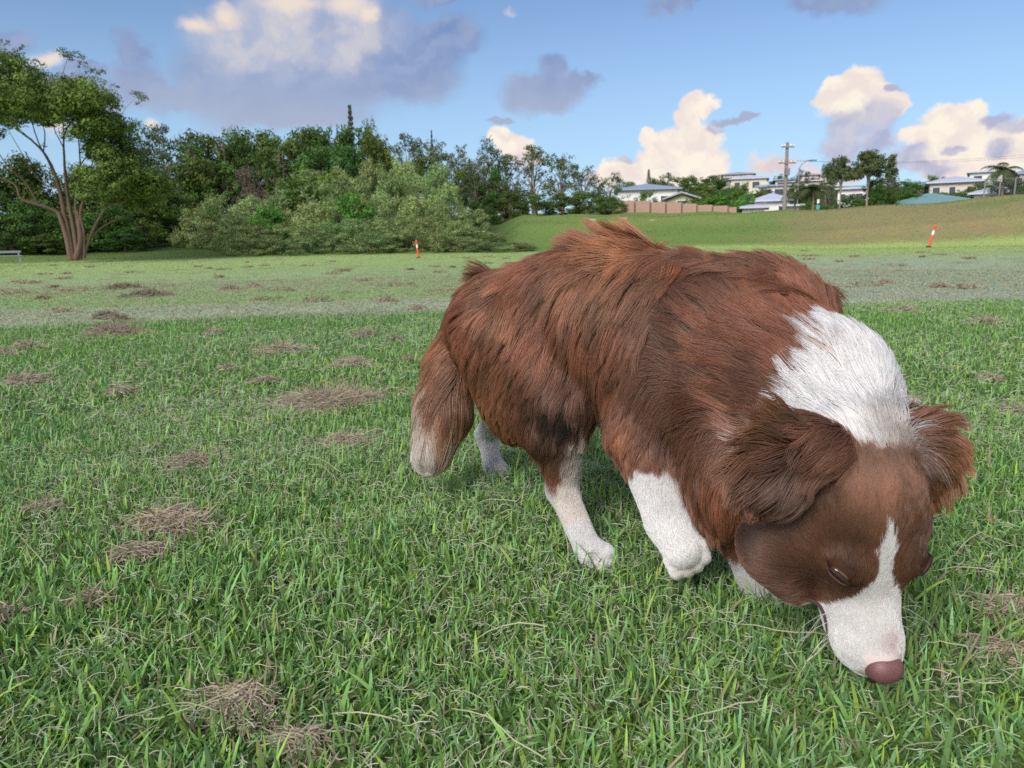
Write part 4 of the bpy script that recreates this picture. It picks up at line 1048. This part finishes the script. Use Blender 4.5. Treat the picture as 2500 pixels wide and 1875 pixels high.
# the big spreading tree at the left
BD = 42.0
def bt(cx, cy, dd=0.0):
    p0 = ray(cx * .3917, 50 + cy * .3917); hd = math.hypot(p0.x, p0.y); k = (BD + dd) / hd; return Vector((p0.x * k, p0.y * k, H0 + p0.z * k))
b0 = bt(480, 1480); b0.z = H1(b0.x, b0.y)
g_ = np.random.default_rng(5)
CL = [(60,380,110),(170,430,115),(330,480,125),(440,500,120),(560,500,105),(640,560,95),(700,640,85),(480,570,85),(60,540,90),(200,540,80),(110,500,80),(620,690,105),(700,780,110),(560,700,60),(750,870,105),(640,830,80),(850,920,100),(900,1000,105),(780,1040,115),(650,1000,95),(985,1050,75),(700,930,90),(870,1110,75),(590,960,60),(20,300,85),(30,450,95),(250,400,70),(-80,420,120),(-60,560,100),(-160,480,120),(-180,620,110),(540,1060,60),(300,610,45),(690,1130,50)]
SP = [(190,260,55),(130,230,35),(235,265,26),(430,212,46),(490,215,32),(510,280,32),(590,330,40),(625,318,30),(20,130,30),(140,172,18),(40,205,55),(850,475,48),(720,398,24),(390,365,26),(440,390,26),(80,650,34),(30,640,30),(160,640,28),(270,780,20),(545,610,30),(10,690,26),(240,640,24),(480,660,24)]
px = .3917 * BD / FPX
cc_ = [tuple(bt(a_, b_, g_.uniform(-1.6, 1.6)) - b0) for a_, b_, _ in CL]; rr2 = [r * px * 1.5 for _, _, r in CL]
cs_ = [tuple(bt(a_, b_, g_.uniform(-.8, .8)) - b0) for a_, b_, _ in SP]; rs_ = [r * px * 1.15 for _, _, r in SP]
fA = leaves(cc_, rr2, 620, .075, (.120, .205, .042), g_, .72, 16, .42, .34)
fB = leaves(cs_, rs_, 420, .060, (.100, .145, .050), g_, .7, 7, .5, .3)
big = link('spreading_tree', None, loc=b0); tag(big, 'big spreading many-stemmed tree with pinkish bark at the left edge of the field', 'tree')
ff = merge([fA, fB]); link('crown', mesh_tris('big_crown', *ff[:2], ff[2], smooth=False), leaf_m, big)
LB = [([(440,1490),(415,1350),(380,1240),(350,1190),(240,1150),(130,1110),(90,1020),(-60,960)], .26, .07), ([(450,1490),(430,1340),(400,1200),(370,1050),(330,930),(270,820),(190,740),(90,670)], .27, .05),
 ([(480,1490),(460,1300),(430,1150),(410,1000),(400,850),(400,720),(450,620)], .22, .05), ([(500,1490),(490,1300),(470,1150),(490,1000),(500,900),(480,620)], .18, .04), ([(525,1480),(520,1300),(500,1200),(540,1050),(560,950),(620,720)], .16, .04),
 ([(520,1480),(560,1350),(620,1230),(680,1150),(760,1135),(810,1105),(860,1010)], .15, .03), ([(530,1400),(620,1300),(730,1240),(850,1190),(960,1080)], .09, .025), ([(470,1490),(500,1380),(495,1250),(480,1180)], .30, .10),
 ([(330,930),(240,760),(180,560),(150,400),(190,270)], .07, .012), ([(400,720),(385,560),(380,400),(400,300),(430,215)], .06, .01), ([(450,640),(500,480),(530,330),(590,330)], .045, .01), ([(700,780),(705,640),(700,500),(720,400)], .035, .008),
 ([(700,800),(745,620),(790,540),(850,480)], .035, .008), ([(190,740),(90,650),(20,600)], .04, .01), ([(150,400),(90,260),(40,200),(20,130)], .035, .008), ([(270,820),(280,700),(250,560),(330,480)], .06, .02),
 ([(400,800),(340,680),(330,600)], .05, .015), ([(370,1050),(250,1000),(120,800),(30,640)], .06, .015), ([(500,900),(590,780),(700,640)], .06, .02), ([(240,1150),(160,1010),(40,900),(-80,700)], .09, .03)]
wl = []
for pts, r0, r1 in LB:
    dd = g_.uniform(-1.2, 1.2); m_ = len(pts)
    wl.append(limb([bt(a_, b_, dd * (i / m_)) - b0 for i, (a_, b_) in enumerate(pts)], r0 * .56, r1 * .5, g_, 8, 3, (.140, .098, .078)))
ff = merge(wl); link('trunk', mesh_tris('big_trunk', *ff[:2], ff[2]), bark_m, big)
# ================================================================== HOUSES, FENCES, POSTS
def box(x0, x1, y0, y1, z0, z1):
    v = np.array([(x, y, z) for z in (z0, z1) for y in (y0, y1) for x in (x0, x1)], float)
    f = np.array([(0, 1, 5, 4), (1, 3, 7, 5), (3, 2, 6, 7), (2, 0, 4, 6), (4, 5, 7, 6), (0, 2, 3, 1)])
    return v, f
def joinq(ps):
    V_, F2 = [], []; o_ = 0
    for v, f in ps: V_.append(np.asarray(v)); F2.append(np.asarray(f) + o_); o_ += len(v)
    return np.concatenate(V_), np.concatenate(F2)
def bpart(name, boxes, mat, parent):
    v, f = joinq([box(*b) for b in boxes]); return link(name, mesh_tris(name, v, f, smooth=False), mat, parent)
M = dict(white=flat_mat('paint_white', (.74,.73,.72), .6, .3, 1.5, .06), cream=flat_mat('paint_cream', (.62,.58,.50), .6, .3, 1.5, .08), pink=flat_mat('render_pink', (.60,.53,.50), .7, .2, 1.5, .06),
 olive=flat_mat('paint_olive', (.40,.38,.24), .6, .3, 2, .1), bluer=flat_mat('roof_blue', (.27,.31,.42), .4, .4, 2, .08), lilac=flat_mat('roof_pale', (.50,.52,.62), .4, .4, 2, .08), teal=flat_mat('roof_teal', (.17,.31,.28), .45, .4, 1.2, .10),
 greyr=flat_mat('roof_grey', (.33,.34,.38), .5, .4, 2, .08), glass=flat_mat('window_glass', (.05,.06,.075), .12, .6, 1, .1), terra=flat_mat('fence_terracotta', (.38,.25,.20), .75, .2, 3, .12, bump=.3), terra2=flat_mat('fence_pillar', (.32,.21,.165), .75, .2, 3, .12),
 wood=flat_mat('pole_timber', (.25,.23,.20), .85, .2, 5, .2), metal=flat_mat('galvanised', (.24,.25,.26), .5, .4, 8, .1, metal=.3), red=flat_mat('bollard_red', (.78,.085,.045), .45, .4, 6, .08), band=flat_mat('bollard_band', (.78,.78,.76), .4, .4, 6, .05),
 black=flat_mat('rubber', (.03,.03,.03), .6, .3, 8, .1), bench=flat_mat('bench_paint', (.26,.30,.30), .5, .3, 8, .08), teals=flat_mat('sign_teal', (.10,.38,.36), .5, .3, 4, .05), yellow=flat_mat('paint_yellow', (.75,.52,.05), .5, .3, 4, .05), rock=flat_mat('stone', (.40,.33,.27), .85, .2, 6, .2, bump=.5), brown=flat_mat('timber_brown', (.20,.12,.08), .7, .2, 5, .15))
def roof(parent, w_, dp, z, hgt, mat, kind='hip', over=.5, gable=None, name='roof'):
    a, b = w_ / 2 + over, dp / 2 + over; r = max(a - b, .2) if kind == 'hip' else a
    t = .18
    if kind == 'hip':
        v = [(-a,-b,z),(a,-b,z),(a,b,z),(-a,b,z),(-r,0,z+hgt),(r,0,z+hgt),(-a,-b,z-t),(a,-b,z-t),(a,b,z-t),(-a,b,z-t)]
        q = [(0,1,5,4),(2,3,4,5),(1,2,5,5),(3,0,4,4),(0,6,7,1),(1,7,8,2),(2,8,9,3),(3,9,6,0),(9,8,7,6)]
    elif kind == 'gable_front':   # ridge runs away from the viewer
        v = [(-a,-b,z),(0,-b,z+hgt),(a,-b,z),(-a,b,z),(0,b,z+hgt),(a,b,z),(-a,-b,z-t),(0,-b,z+hgt-t),(a,-b,z-t),(-a,b,z-t),(0,b,z+hgt-t),(a,b,z-t)]
        q = [(0,1,4,3),(1,2,5,4),(6,9,10,7),(7,10,11,8),(0,6,7,1),(1,7,8,2),(3,4,10,9),(4,5,11,10),(0,3,9,6),(2,8,11,5)]
    else:                          # skillion, falling to the front
        v = [(-a,-b,z),(a,-b,z),(a,b,z+hgt),(-a,b,z+hgt),(-a,-b,z-t),(a,-b,z-t),(a,b,z+hgt-t),(-a,b,z+hgt-t)]
        q = [(0,1,2,3),(7,6,5,4),(0,4,5,1),(1,5,6,2),(2,6,7,3),(3,7,4,0)]
    me = bpy.data.meshes.new(name); me.from_pydata([Vector(p) for p in v], [], [tuple(dict.fromkeys(f)) for f in q]); me.update()
    return link(name, me, mat, parent)
def house(name, q0, q1, qe, qr, d, label, wall, rmat, kind='hip', windows=(), depth=8, rot=0.0, wallh=None, group=None, veranda=False, cat='house'):
    """q0..q1 photo columns of the front, qe the eave line, qr the ridge line, d the distance; windows as fractions (x0,x1,top,bottom in metres below eave)"""
    def P_(qx, qy):
        r = ray(qx, qy); hd = math.hypot(r.x, r.y); return Vector((r.x / hd * d, r.y / hd * d, H0 + r.z / hd * d))
    A, B, E_ = P_(q0, qe), P_(q1, qe), P_((q0 + q1) / 2, qe); w_ = (Vector((B.x, B.y, 0)) - Vector((A.x, A.y, 0))).length; rz = P_((q0 + q1) / 2, qr).z - E_.z
    face = math.atan2(B.y - A.y, B.x - A.x) + rot; yaw = face; nrm = Vector((-math.sin(yaw), math.cos(yaw), 0)); c = Vector((E_.x, E_.y, 0)) + nrm * depth / 2
    g = H1(c.x, c.y); ez = E_.z; wh = wallh or max(ez - g, 2.4); root = link(name, None, loc=(c.x, c.y, ez - wh)); root.rotation_euler = (0, 0, yaw)
    tag(root, label, cat, group)
    low = min(0, g - (ez - wh)) - 1.5
    bpart('wall', [(-w_/2, w_/2, -depth/2, depth/2, low, wh)], wall, root)
    if kind == 'gable_front':
        me = bpy.data.meshes.new('gable'); a = w_ / 2; me.from_pydata([(-a, -depth/2, wh), (a, -depth/2, wh), (0, -depth/2, wh + rz * .93), (-a, -depth/2+.2, wh), (a, -depth/2+.2, wh), (0, -depth/2+.2, wh + rz * .93)], [], [(0,1,2),(3,5,4)]); link('gable', me, wall, root)
    roof(root, w_, depth, wh + .19, rz, rmat, kind)
    for (a, b, t, bt_) in windows:
        x0, x1 = -w_/2 + a * w_, -w_/2 + b * w_
        fr = bpart('window', [(x0 - .07, x1 + .07, -depth/2 - .06, -depth/2 - .003, wh - bt_ - .07, wh - bt_), (x0 - .07, x1 + .07, -depth/2 - .06, -depth/2 - .003, wh - t, wh - t + .07), (x0 - .07, x0, -depth/2 - .06, -depth/2 - .003, wh - bt_, wh - t), (x1, x1 + .07, -depth/2 - .06, -depth/2 - .003, wh - bt_, wh - t)], M['white'], root)
        bpart('pane', [(x0, x1, -depth/2 - .03, -depth/2 - .004, wh - bt_, wh - t)], M['glass'], fr)
    if veranda:
        bpart('balcony', [(-w_/2, w_/2, -depth/2 - 1.6, -depth/2 - .01, wh - 2.75, wh - 2.6), (-w_/2, w_/2, -depth/2 - 1.6, -depth/2 - 1.54, wh - 1.75, wh - 1.65)] + [(-w_/2 + k * w_/12, -w_/2 + k * w_/12 + .05, -depth/2 - 1.59, -depth/2 - 1.55, wh - 2.6, wh - 1.75) for k in range(12)], M['white'], root)
    return root
house('blue_roof_house', 1508, 1655, 464, 446, 100, 'white two storey house with a wide blue grey hip roof behind the terracotta fence', M['white'], M['bluer'], 'hip', ((.72,.83,.8,1.9),(.88,.97,.8,1.9),(.05,.2,3.4,4.6)), 9, .04)
house('gabled_house', 1628, 1700, 488, 472, 86, 'low olive gabled house peeping over the terracotta fence', M['olive'], M['greyr'], 'gable_front', ((.35,.65,.1,.9),), 7)
house('white_pavilion', 1812, 1866, 509, 500, 82, 'low white pavilion with dark upright openings behind the bank, left of the power pole', M['white'], M['lilac'], 'hip', ((.42,.50,.3,1.6),(.58,.66,.3,1.6),(.76,.88,.3,1.6)), 5)
house('white_cottage', 1840, 1928, 492, 472, 88, 'white cottage with a pale steep hip roof at the foot of the power pole', M['white'], M['lilac'], 'hip', ((.7,.8,.5,1.4),), 7)
house('pale_shed', 1918, 1952, 504, 500, 80, 'plain pale shed just right of the power pole base', M['cream'], M['lilac'], 'flat', (), 4)
house('hill_house', 1765, 1840, 426, 418, 185, 'long pale hilltop house, highest and leftmost on the skyline', M['cream'], M['greyr'], 'hip', ((.1,.3,.6,1.6),(.4,.6,.6,1.6),(.7,.9,.6,1.6)), 9)
house('hill_house', 1785, 1872, 437, 425, 165, 'cream hillside house with a broad pale roof below the hilltop house', M['cream'], M['lilac'], 'hip', ((.1,.25,.6,1.8),(.6,.8,.6,1.8)), 9)
house('hill_house', 1850, 1925, 455, 446, 140, 'small house with a blue grey skillion roof and deck left of the power pole', M['white'], M['bluer'], 'flat', ((.1,.45,.5,2.2),(.55,.9,.5,2.2)), 7, veranda=True)
house('hill_house', 1893, 1948, 440, 434, 170, 'dark windowed hillside house half hidden behind the power pole', M['cream'], M['bluer'], 'hip', ((.1,.4,.4,2.0),(.5,.9,.4,2.0)), 8, veranda=True)
house('hill_house', 1940, 2008, 443, 437, 150, 'pinkish white flat topped house right of the power pole', M['pink'], M['lilac'], 'flat', ((.1,.3,.9,2.0),(.6,.85,.9,2.0)), 8)
house('hill_house', 1955, 1998, 428, 422, 190, 'grey hilltop house behind the flat topped pinkish one', M['pink'], M['greyr'], 'hip', ((.2,.45,.6,1.6),(.55,.8,.6,1.6)), 8)
house('hill_house', 2046, 2122, 462, 454, 115, 'pale house glimpsed between the trunks of the two tall trees', M['white'], M['lilac'], 'hip', ((.1,.25,.6,1.7),(.6,.8,.6,1.7)), 8)
house('ridge_house', 2270, 2398, 446, 427, 112, 'large pinkish white house with a lilac hip roof above the teal roof', M['pink'], M['lilac'], 'hip', ((.06,.2,.5,1.5),(.38,.5,.5,1.5),(.72,.8,.5,1.5)), 10, .05)
house('ridge_house', 2368, 2470, 420, 414, 150, 'pale low roofed house on the far right skyline', M['white'], M['lilac'], 'hip', ((.1,.3,.5,1.5),), 9)
house('ridge_house', 2470, 2560, 424, 412, 140, 'partly cut off house with a blue grey roof at the right edge of the view', M['pink'], M['bluer'], 'hip', ((.1,.3,.6,1.6),), 9)
house('small_roof_house', 2378, 2450, 474, 454, 88, 'small house whose white lilac roof shows beside the palm', M['white'], M['lilac'], 'hip', (), 7, -.2)
house('teal_roof_house', 2165, 2405, 505, 470, 63, 'long low house with a faded teal metal roof just behind the brown bank', M['cream'], M['teal'], 'hip', (), 9, .10, wallh=2.4)
# terracotta fence in panels between pillars
def PD(qx, qy, d):
    r = ray(qx, qy); hd = math.hypot(r.x, r.y); return Vector((r.x / hd * d, r.y / hd * d, H0 + r.z / hd * d))
fr = link('panel_fence', None, loc=(0, 0, 0)); tag(fr, 'long terracotta coloured panel fence stepping down along the top of the bank', 'fence')
edges = [1505,1550,1588,1626,1665,1702,1740,1778,1800]; tops = [491,491,494,495,498,501,503,506]
base_p = PD(1650, 510, 70); fr.location = (base_p.x, base_p.y, H1(base_p.x, base_p.y))
for i in range(len(tops)):
    A, B = PD(edges[i], tops[i], 70 + i * .3), PD(edges[i + 1], tops[i], 70 + i * .3); L = math.hypot(B.x - A.x, B.y - A.y); yaw = math.atan2(B.y - A.y, B.x - A.x); zt = A.z - fr.location.z; zb = min(H1(A.x, A.y), H1(B.x, B.y)) - .4 - fr.location.z
    m_ = bpart('panel', [(0.07, L - .07, -.04, .04, zb, zt)], M['terra'], fr); m_.location = Vector((A.x, A.y, fr.location.z)) - fr.location; m_.rotation_euler = (0, 0, yaw)
    q_p = bpart('post', [(-.07, .07, -.08, .08, zb, zt + .06)], M['terra2'], fr); q_p.location = m_.location; q_p.rotation_euler = (0, 0, yaw)
# power pole
pb = PD(1914, 528, 66); pt = PD(1914, 348, 66); pole = link('power_pole', None, loc=(pb.x, pb.y, H1(pb.x, pb.y) - .2)); tag(pole, 'tall timber power pole with two crossarms standing on the bank among the houses', 'power pole')
hz_ = pt.z - pole.location.z
tube([(0, 0, 0), (0, 0, hz_ * .5), (0, 0, hz_)], [.17, .15, .11], 'pole_shaft', M['wood'], pole, 12)
px_ = 66 / FPX
for dz, hw in ((10, 14), (44, 19)):
    z = hz_ - dz * px_; am = bpart('crossarm', [(-hw * px_, hw * px_, -.19, -.115, z - .06, z + .06)], M['wood'], pole)
    for k in (-.9, -.45, .45, .9): tube([(k * hw * px_, -.15, z + .06), (k * hw * px_, -.15, z + .13), (k * hw * px_, -.15, z + .2)], [.04, .055, .03], 'insulator', M['band'], am, 8)
bpart('transformer_box', [(-.16, .16, -.42, -.12, hz_ * .55, hz_ * .55 + .55)], M['metal'], pole)
for i, (k, dz, ex, ey, dd) in enumerate(((-.9,10,1300,300,90),(.9,10,1330,310,90),(-.9,44,2560,372,75),(.9,44,2560,378,75))):
    hw = 14 if dz == 10 else 19; a_ = pole.location + Vector((k * hw * px_, -.15, hz_ - dz * px_ + .2)); b_ = PD(ex, ey, dd); c_ = (a_ + b_) / 2 - Vector((0, 0, .8))
    if i == 1: continue
    pts_ = [a_ * (1-t)**2 + c_ * 2*t*(1-t) + b_ * t*t for t in np.linspace(0, 1, 14)]
    if i == 0: continue
    o = tube(pts_, [.007] * 14, 'power_line', M['black'], seg=5); tag(o, 'thin power line running right from the lower crossarm', 'cable', 'power lines')
# street lamp
lb = PD(1948, 470, 92); lamp = link('street_lamp', None, loc=(lb.x, lb.y, H1(lb.x, lb.y) - .2)); tag(lamp, 'street lamp with an outreach arm just right of the power pole', 'street lamp')
zt = PD(1950, 412, 92).z - lamp.location.z; zh = PD(1972, 391, 92).z - lamp.location.z; wx = 24 / FPX * 92
tube([(0, 0, 0), (0, 0, zt * .6), (0, 0, zt)], [.09, .08, .06], 'lamp_post', M['metal'], lamp)
tube([(0, 0, zt), (wx * .25, 0, zt + (zh - zt) * .6), (wx * .7, 0, zh), (wx, 0, zh)], [.05, .045, .04, .04], 'lamp_arm', M['metal'], lamp)
bpart('lamp_head', [(wx - .1, wx + .65, -.15, .15, zh - .09, zh + .07)], M['metal'], lamp)
# little sign and yellow marker on the bank top
sp_ = PD(1995, 524, 58); sg = link('sign_post', None, loc=(sp_.x, sp_.y, H1(sp_.x, sp_.y))); tag(sg, 'slim post with a small white and teal notice on top of the bank', 'sign')
zz = PD(1995, 486, 58).z - sg.location.z; tube([(0, 0, -.2), (0, 0, zz / 2), (0, 0, zz)], [.04, .04, .04], 'post', M['metal'], sg); bpart('sign_panel', [(-.12, .12, -.07, -.045, zz * .2, zz * .52)], M['teals'], sg); bpart('top_panel', [(-.08, .08, -.07, -.045, zz * .66, zz * .98)], M['white'], sg)
# bollards
def bollard(top, base, dist, label):
    b_ = gp(*base); b_ = Vector((b_.x, b_.y, 0)).normalized() * dist; b_.z = H1(b_.x, b_.y)
    h = (base[1] - top[1]) / FPX * dist; root = link('bollard', None, loc=b_); tag(root, label, 'bollard', 'red field bollards'); r = h * .05
    root.rotation_euler = (0, math.atan2(top[0] - base[0] , base[1] - top[1]) - math.radians(1.15) * 0, 0)
    tube([(0,0,0),(0,0,h*.03),(0,0,h*.06),(0,0,h*.07)], [r*2.4, r*2.3, r*1.6, r], 'base', M['black'], root, 16)
    tube([(0,0,h*.05),(0,0,h*.5),(0,0,h*.9)], [r*1.1, r, r*.95], 'post', M['red'], root, 16)
    tube([(0,0,h*.56),(0,0,h*.57),(0,0,h*.74),(0,0,h*.75)], [r*1.02, r*1.08, r*1.06, r*1.0], 'reflective_band', M['band'], root, 16)
    tube([(0,0,h*.88),(0,0,h*.90),(0,0,h*.96),(0,0,h*1.0)], [r*.9, r*1.35, r*1.3, r*.5], 'cap', M['red'], root, 16)
bollard((1018, 590), (1022, 632), 33, 'red bollard with a white band on the field before the shrub mound')
bollard((2278, 553), (2268, 600), 39, 'tilted red bollard with a white band at the foot of the brown bank')
# bench at the left edge
bb = gp(20, 646); bb = Vector((bb.x, bb.y, 0)).normalized() * 40; k_ = 40 / FPX; bch = link('bench', None, loc=(bb.x, bb.y, H1(bb.x, bb.y))); tag(bch, 'pale slatted bench cut off by the left edge, near the big tree', 'bench'); bch.rotation_euler = (0, 0, math.radians(35))
bpart('seat', [(-1.5, .55, -.22, -.04, .42, .46), (-1.5, .55, 0, .18, .42, .46)], M['bench'], bch)
bpart('backrest', [(-1.5, .55, .26, .30, .56, .66)], M['bench'], bch)
for x_ in (-1.4, .45): bpart('leg', [(x_ - .03, x_ + .03, -.2, -.14, -.05, .42), (x_ - .03, x_ + .03, .18, .255, -.05, .62), (x_ - .03, x_ + .03, -.14, .18, .36, .415)], M['bench'], bch)
# chain-link fence on the bank top at the right
cf = link('wire_fence', None); A = PD(2402, 476, 55); cf.location = (A.x, A.y, H1(A.x, A.y)); tag(cf, 'thin wire mesh fence with steel posts on the bank top at the right edge', 'fence')
pp = []
for i in range(5):
    q = 2402 + i * 37; P_ = PD(q, 478, 55 + i * .4); g = H1(P_.x, P_.y); top = g + 1.15; pp.append((Vector((P_.x, P_.y, g)) - cf.location, Vector((P_.x, P_.y, top)) - cf.location)); tube([pp[-1][0] - Vector((0, 0, .2)), (pp[-1][0] + pp[-1][1]) / 2, pp[-1][1]], [.04] * 3, 'post', M['metal'], cf)
ml = []
for (a0, a1), (b0_, b1_) in zip(pp, pp[1:]):
    ml.append(limb([a1 - Vector((0,0,.03)), (a1 + b1_) / 2 - Vector((0,0,.03)), b1_ - Vector((0,0,.03))], .02, .02, seg=5, sub=1, col=(.18,.18,.18)))
    for k in range(7):
        ml.append(limb([a0.lerp(b0_, k / 7) , a0.lerp(b0_, (k + .5) / 7).lerp(a1.lerp(b1_, (k + .5) / 7), .5), a1.lerp(b1_, min((k + 1) / 7, 1))], .005, .005, seg=3, sub=1, col=(.18,.18,.18)))
        ml.append(limb([a1.lerp(b1_, k / 7) , a0.lerp(b0_, (k + .5) / 7).lerp(a1.lerp(b1_, (k + .5) / 7), .5), a0.lerp(b0_, min((k + 1) / 7, 1))], .005, .005, seg=3, sub=1, col=(.18,.18,.18)))
ff = merge(ml); link('wire_mesh', mesh_tris('wire_mesh', *ff[:2], ff[2]), bark_m, cf)
# stones at the lip of the bank
for i, (qx, qy, w_, lab) in enumerate(((1447, 540, 22, 'brownish stone at the left end of the bare patch above the dog\'s back'), (1522, 536, 20, 'pale grey stone lying on the bank lip behind the dog\'s back'), (1592, 540, 14, 'small flat stone on the bank lip below the fence'))):
    P_ = gp(qx, qy); r = w_ / FPX * math.hypot(P_.x, P_.y) / 2; gg = np.random.default_rng(60 + i); rd = {}
    o = uv_ell('stone', (0, 0, 0), (Vector((1,0,0)), Vector((0,1,0)), Vector((0,0,1))), (r, r * .6, r * .35), M['rock'], None, 16, 10, lambda l: l * (1 + .22 * math.sin(l[0] * 5 + i) * math.cos(l[1] * 4 + l[2] * 3))); o.location = P_ + Vector((0, 0, r * .12)); tag(o, lab, 'stone')
# trees round the houses
T_ = [
 ('umbrella',2057,378,66,60,'tall bright green pale trunked tree, left one of the pair on the bank top',None),
 ('umbrella',2126,363,100,60,'tall dark umbrella crowned tree, right one of the bank top pair',None),
 ('dark',2135,432,46,61,'bushy lower growth round the umbrella crowned tree',None),
 ('conifer',2180,376,44,105,'feathery pine beside the umbrella crowned tree',None),
 ('conifer',1584,412,18,150,'tiny pine on the skyline above the blue roofed house',None),
 ('dark',2160,462,60,63,'clipped dark hedge bush left of the teal roof',None),('dark',2205,462,80,66,'dark green hedge bush rising behind the teal roof',None),
 ('dark',2285,425,64,120,'round olive tree on the skyline left of the large pinkish house',None),
 ('thicket',2255,458,50,72,'rusty brown bush over the left end of the teal roof',None),
 ('palm',1985,448,70,72,'shaggy palm behind the bank right of the power pole',None),('palm',1945,462,60,74,'smaller palm close to the power pole',None),
 ('bright',2008,502,44,60,'round light green bush beside the slim notice post',None),('dark',1965,498,30,64,'small dark bush between the shed and the notice post',None),
 ('palm',2452,398,62,78,'wind blown palm near the right edge of the view',None),('dark',2478,428,80,80,'dark tree under the wind blown palm',None),('dark',2392,442,60,90,'green tree in front of the large pinkish house',None),
 ('dark',1812,440,62,112,'dark green tree in front of the cream hillside house',None),('bright',1822,470,54,84,'green bush between the fence end and the white pavilion',None),
 ('bright',1752,476,90,80,'bright green bush over the right end of the terracotta fence',None),('bright',1700,480,70,82,'light green bush behind the fence next to the gabled house',None),
 ('dark',1580,462,60,84,'round dark bush between the fence and the blue roofed house',None),
 ('gum',1962,410,50,140,'thin dark tree behind the flat topped pinkish house',None),('dark',1900,424,40,175,'dark treetop between the hilltop houses',None),('gum',2022,400,40,90,'yellowish thin tree left of the tall pair',None)]
for k, q, t, w_, d, lab, grp in T_: plantit(k, q, t, w_, d, lab, grp, sink=.3)
lh = 'green hillside tree among distant houses'
rg = np.random.default_rng(3)
for q, t, w_, d in ((1540,440,60,150),(1600,432,60,160),(1630,420,44,175),(1662,430,70,165),(1700,425,70,170),(1740,424,60,175),(1765,430,50,180),(1720,450,80,130),(1690,462,70,115),(1780,452,60,120),(1760,462,70,105),(1850,462,60,110),(1880,470,50,105),(1960,470,50,100),(2015,468,60,100),(2030,440,40,140),(2080,470,60,95),(2110,476,50,95),(2165,430,50,130),(2205,436,60,130),(2235,445,60,120),(2330,470,50,100),(2420,440,50,120),(2500,440,60,110),(2560,430,80,120),(2640,430,90,110),(2720,420,100,110),(1990,430,40,170),(1925,452,36,150),(2250,440,50,150),(2150,455,60,100),(1945,444,50,125),(1975,452,50,120),(2000,446,44,135),(2260,436,60,125),(2300,468,60,100),(2345,462,50,105),(2440,462,60,95),(1870,452,44,135),(1830,424,40,178),(2215,456,50,110),(2190,450,60,105)):
    plantit('dark' if rg.random() < .7 else 'gum', q, t, w_, d, lh + (', left of the power pole' if q < 1914 else ', between the power pole and the tall tree pair' if q < 2095 else ', right of the tall tree pair'), 'trees among the distant houses', sink=.5)
for q, t, w_, d in ((2650,400,120,85),(2780,380,140,75),(2900,400,140,85)): plantit('dark', q, t, w_, d, lh + ', right of the tall tree pair', 'trees among the distant houses')
if DEV: print('QUADS', sum(len(m.polygons) for m in bpy.data.meshes))
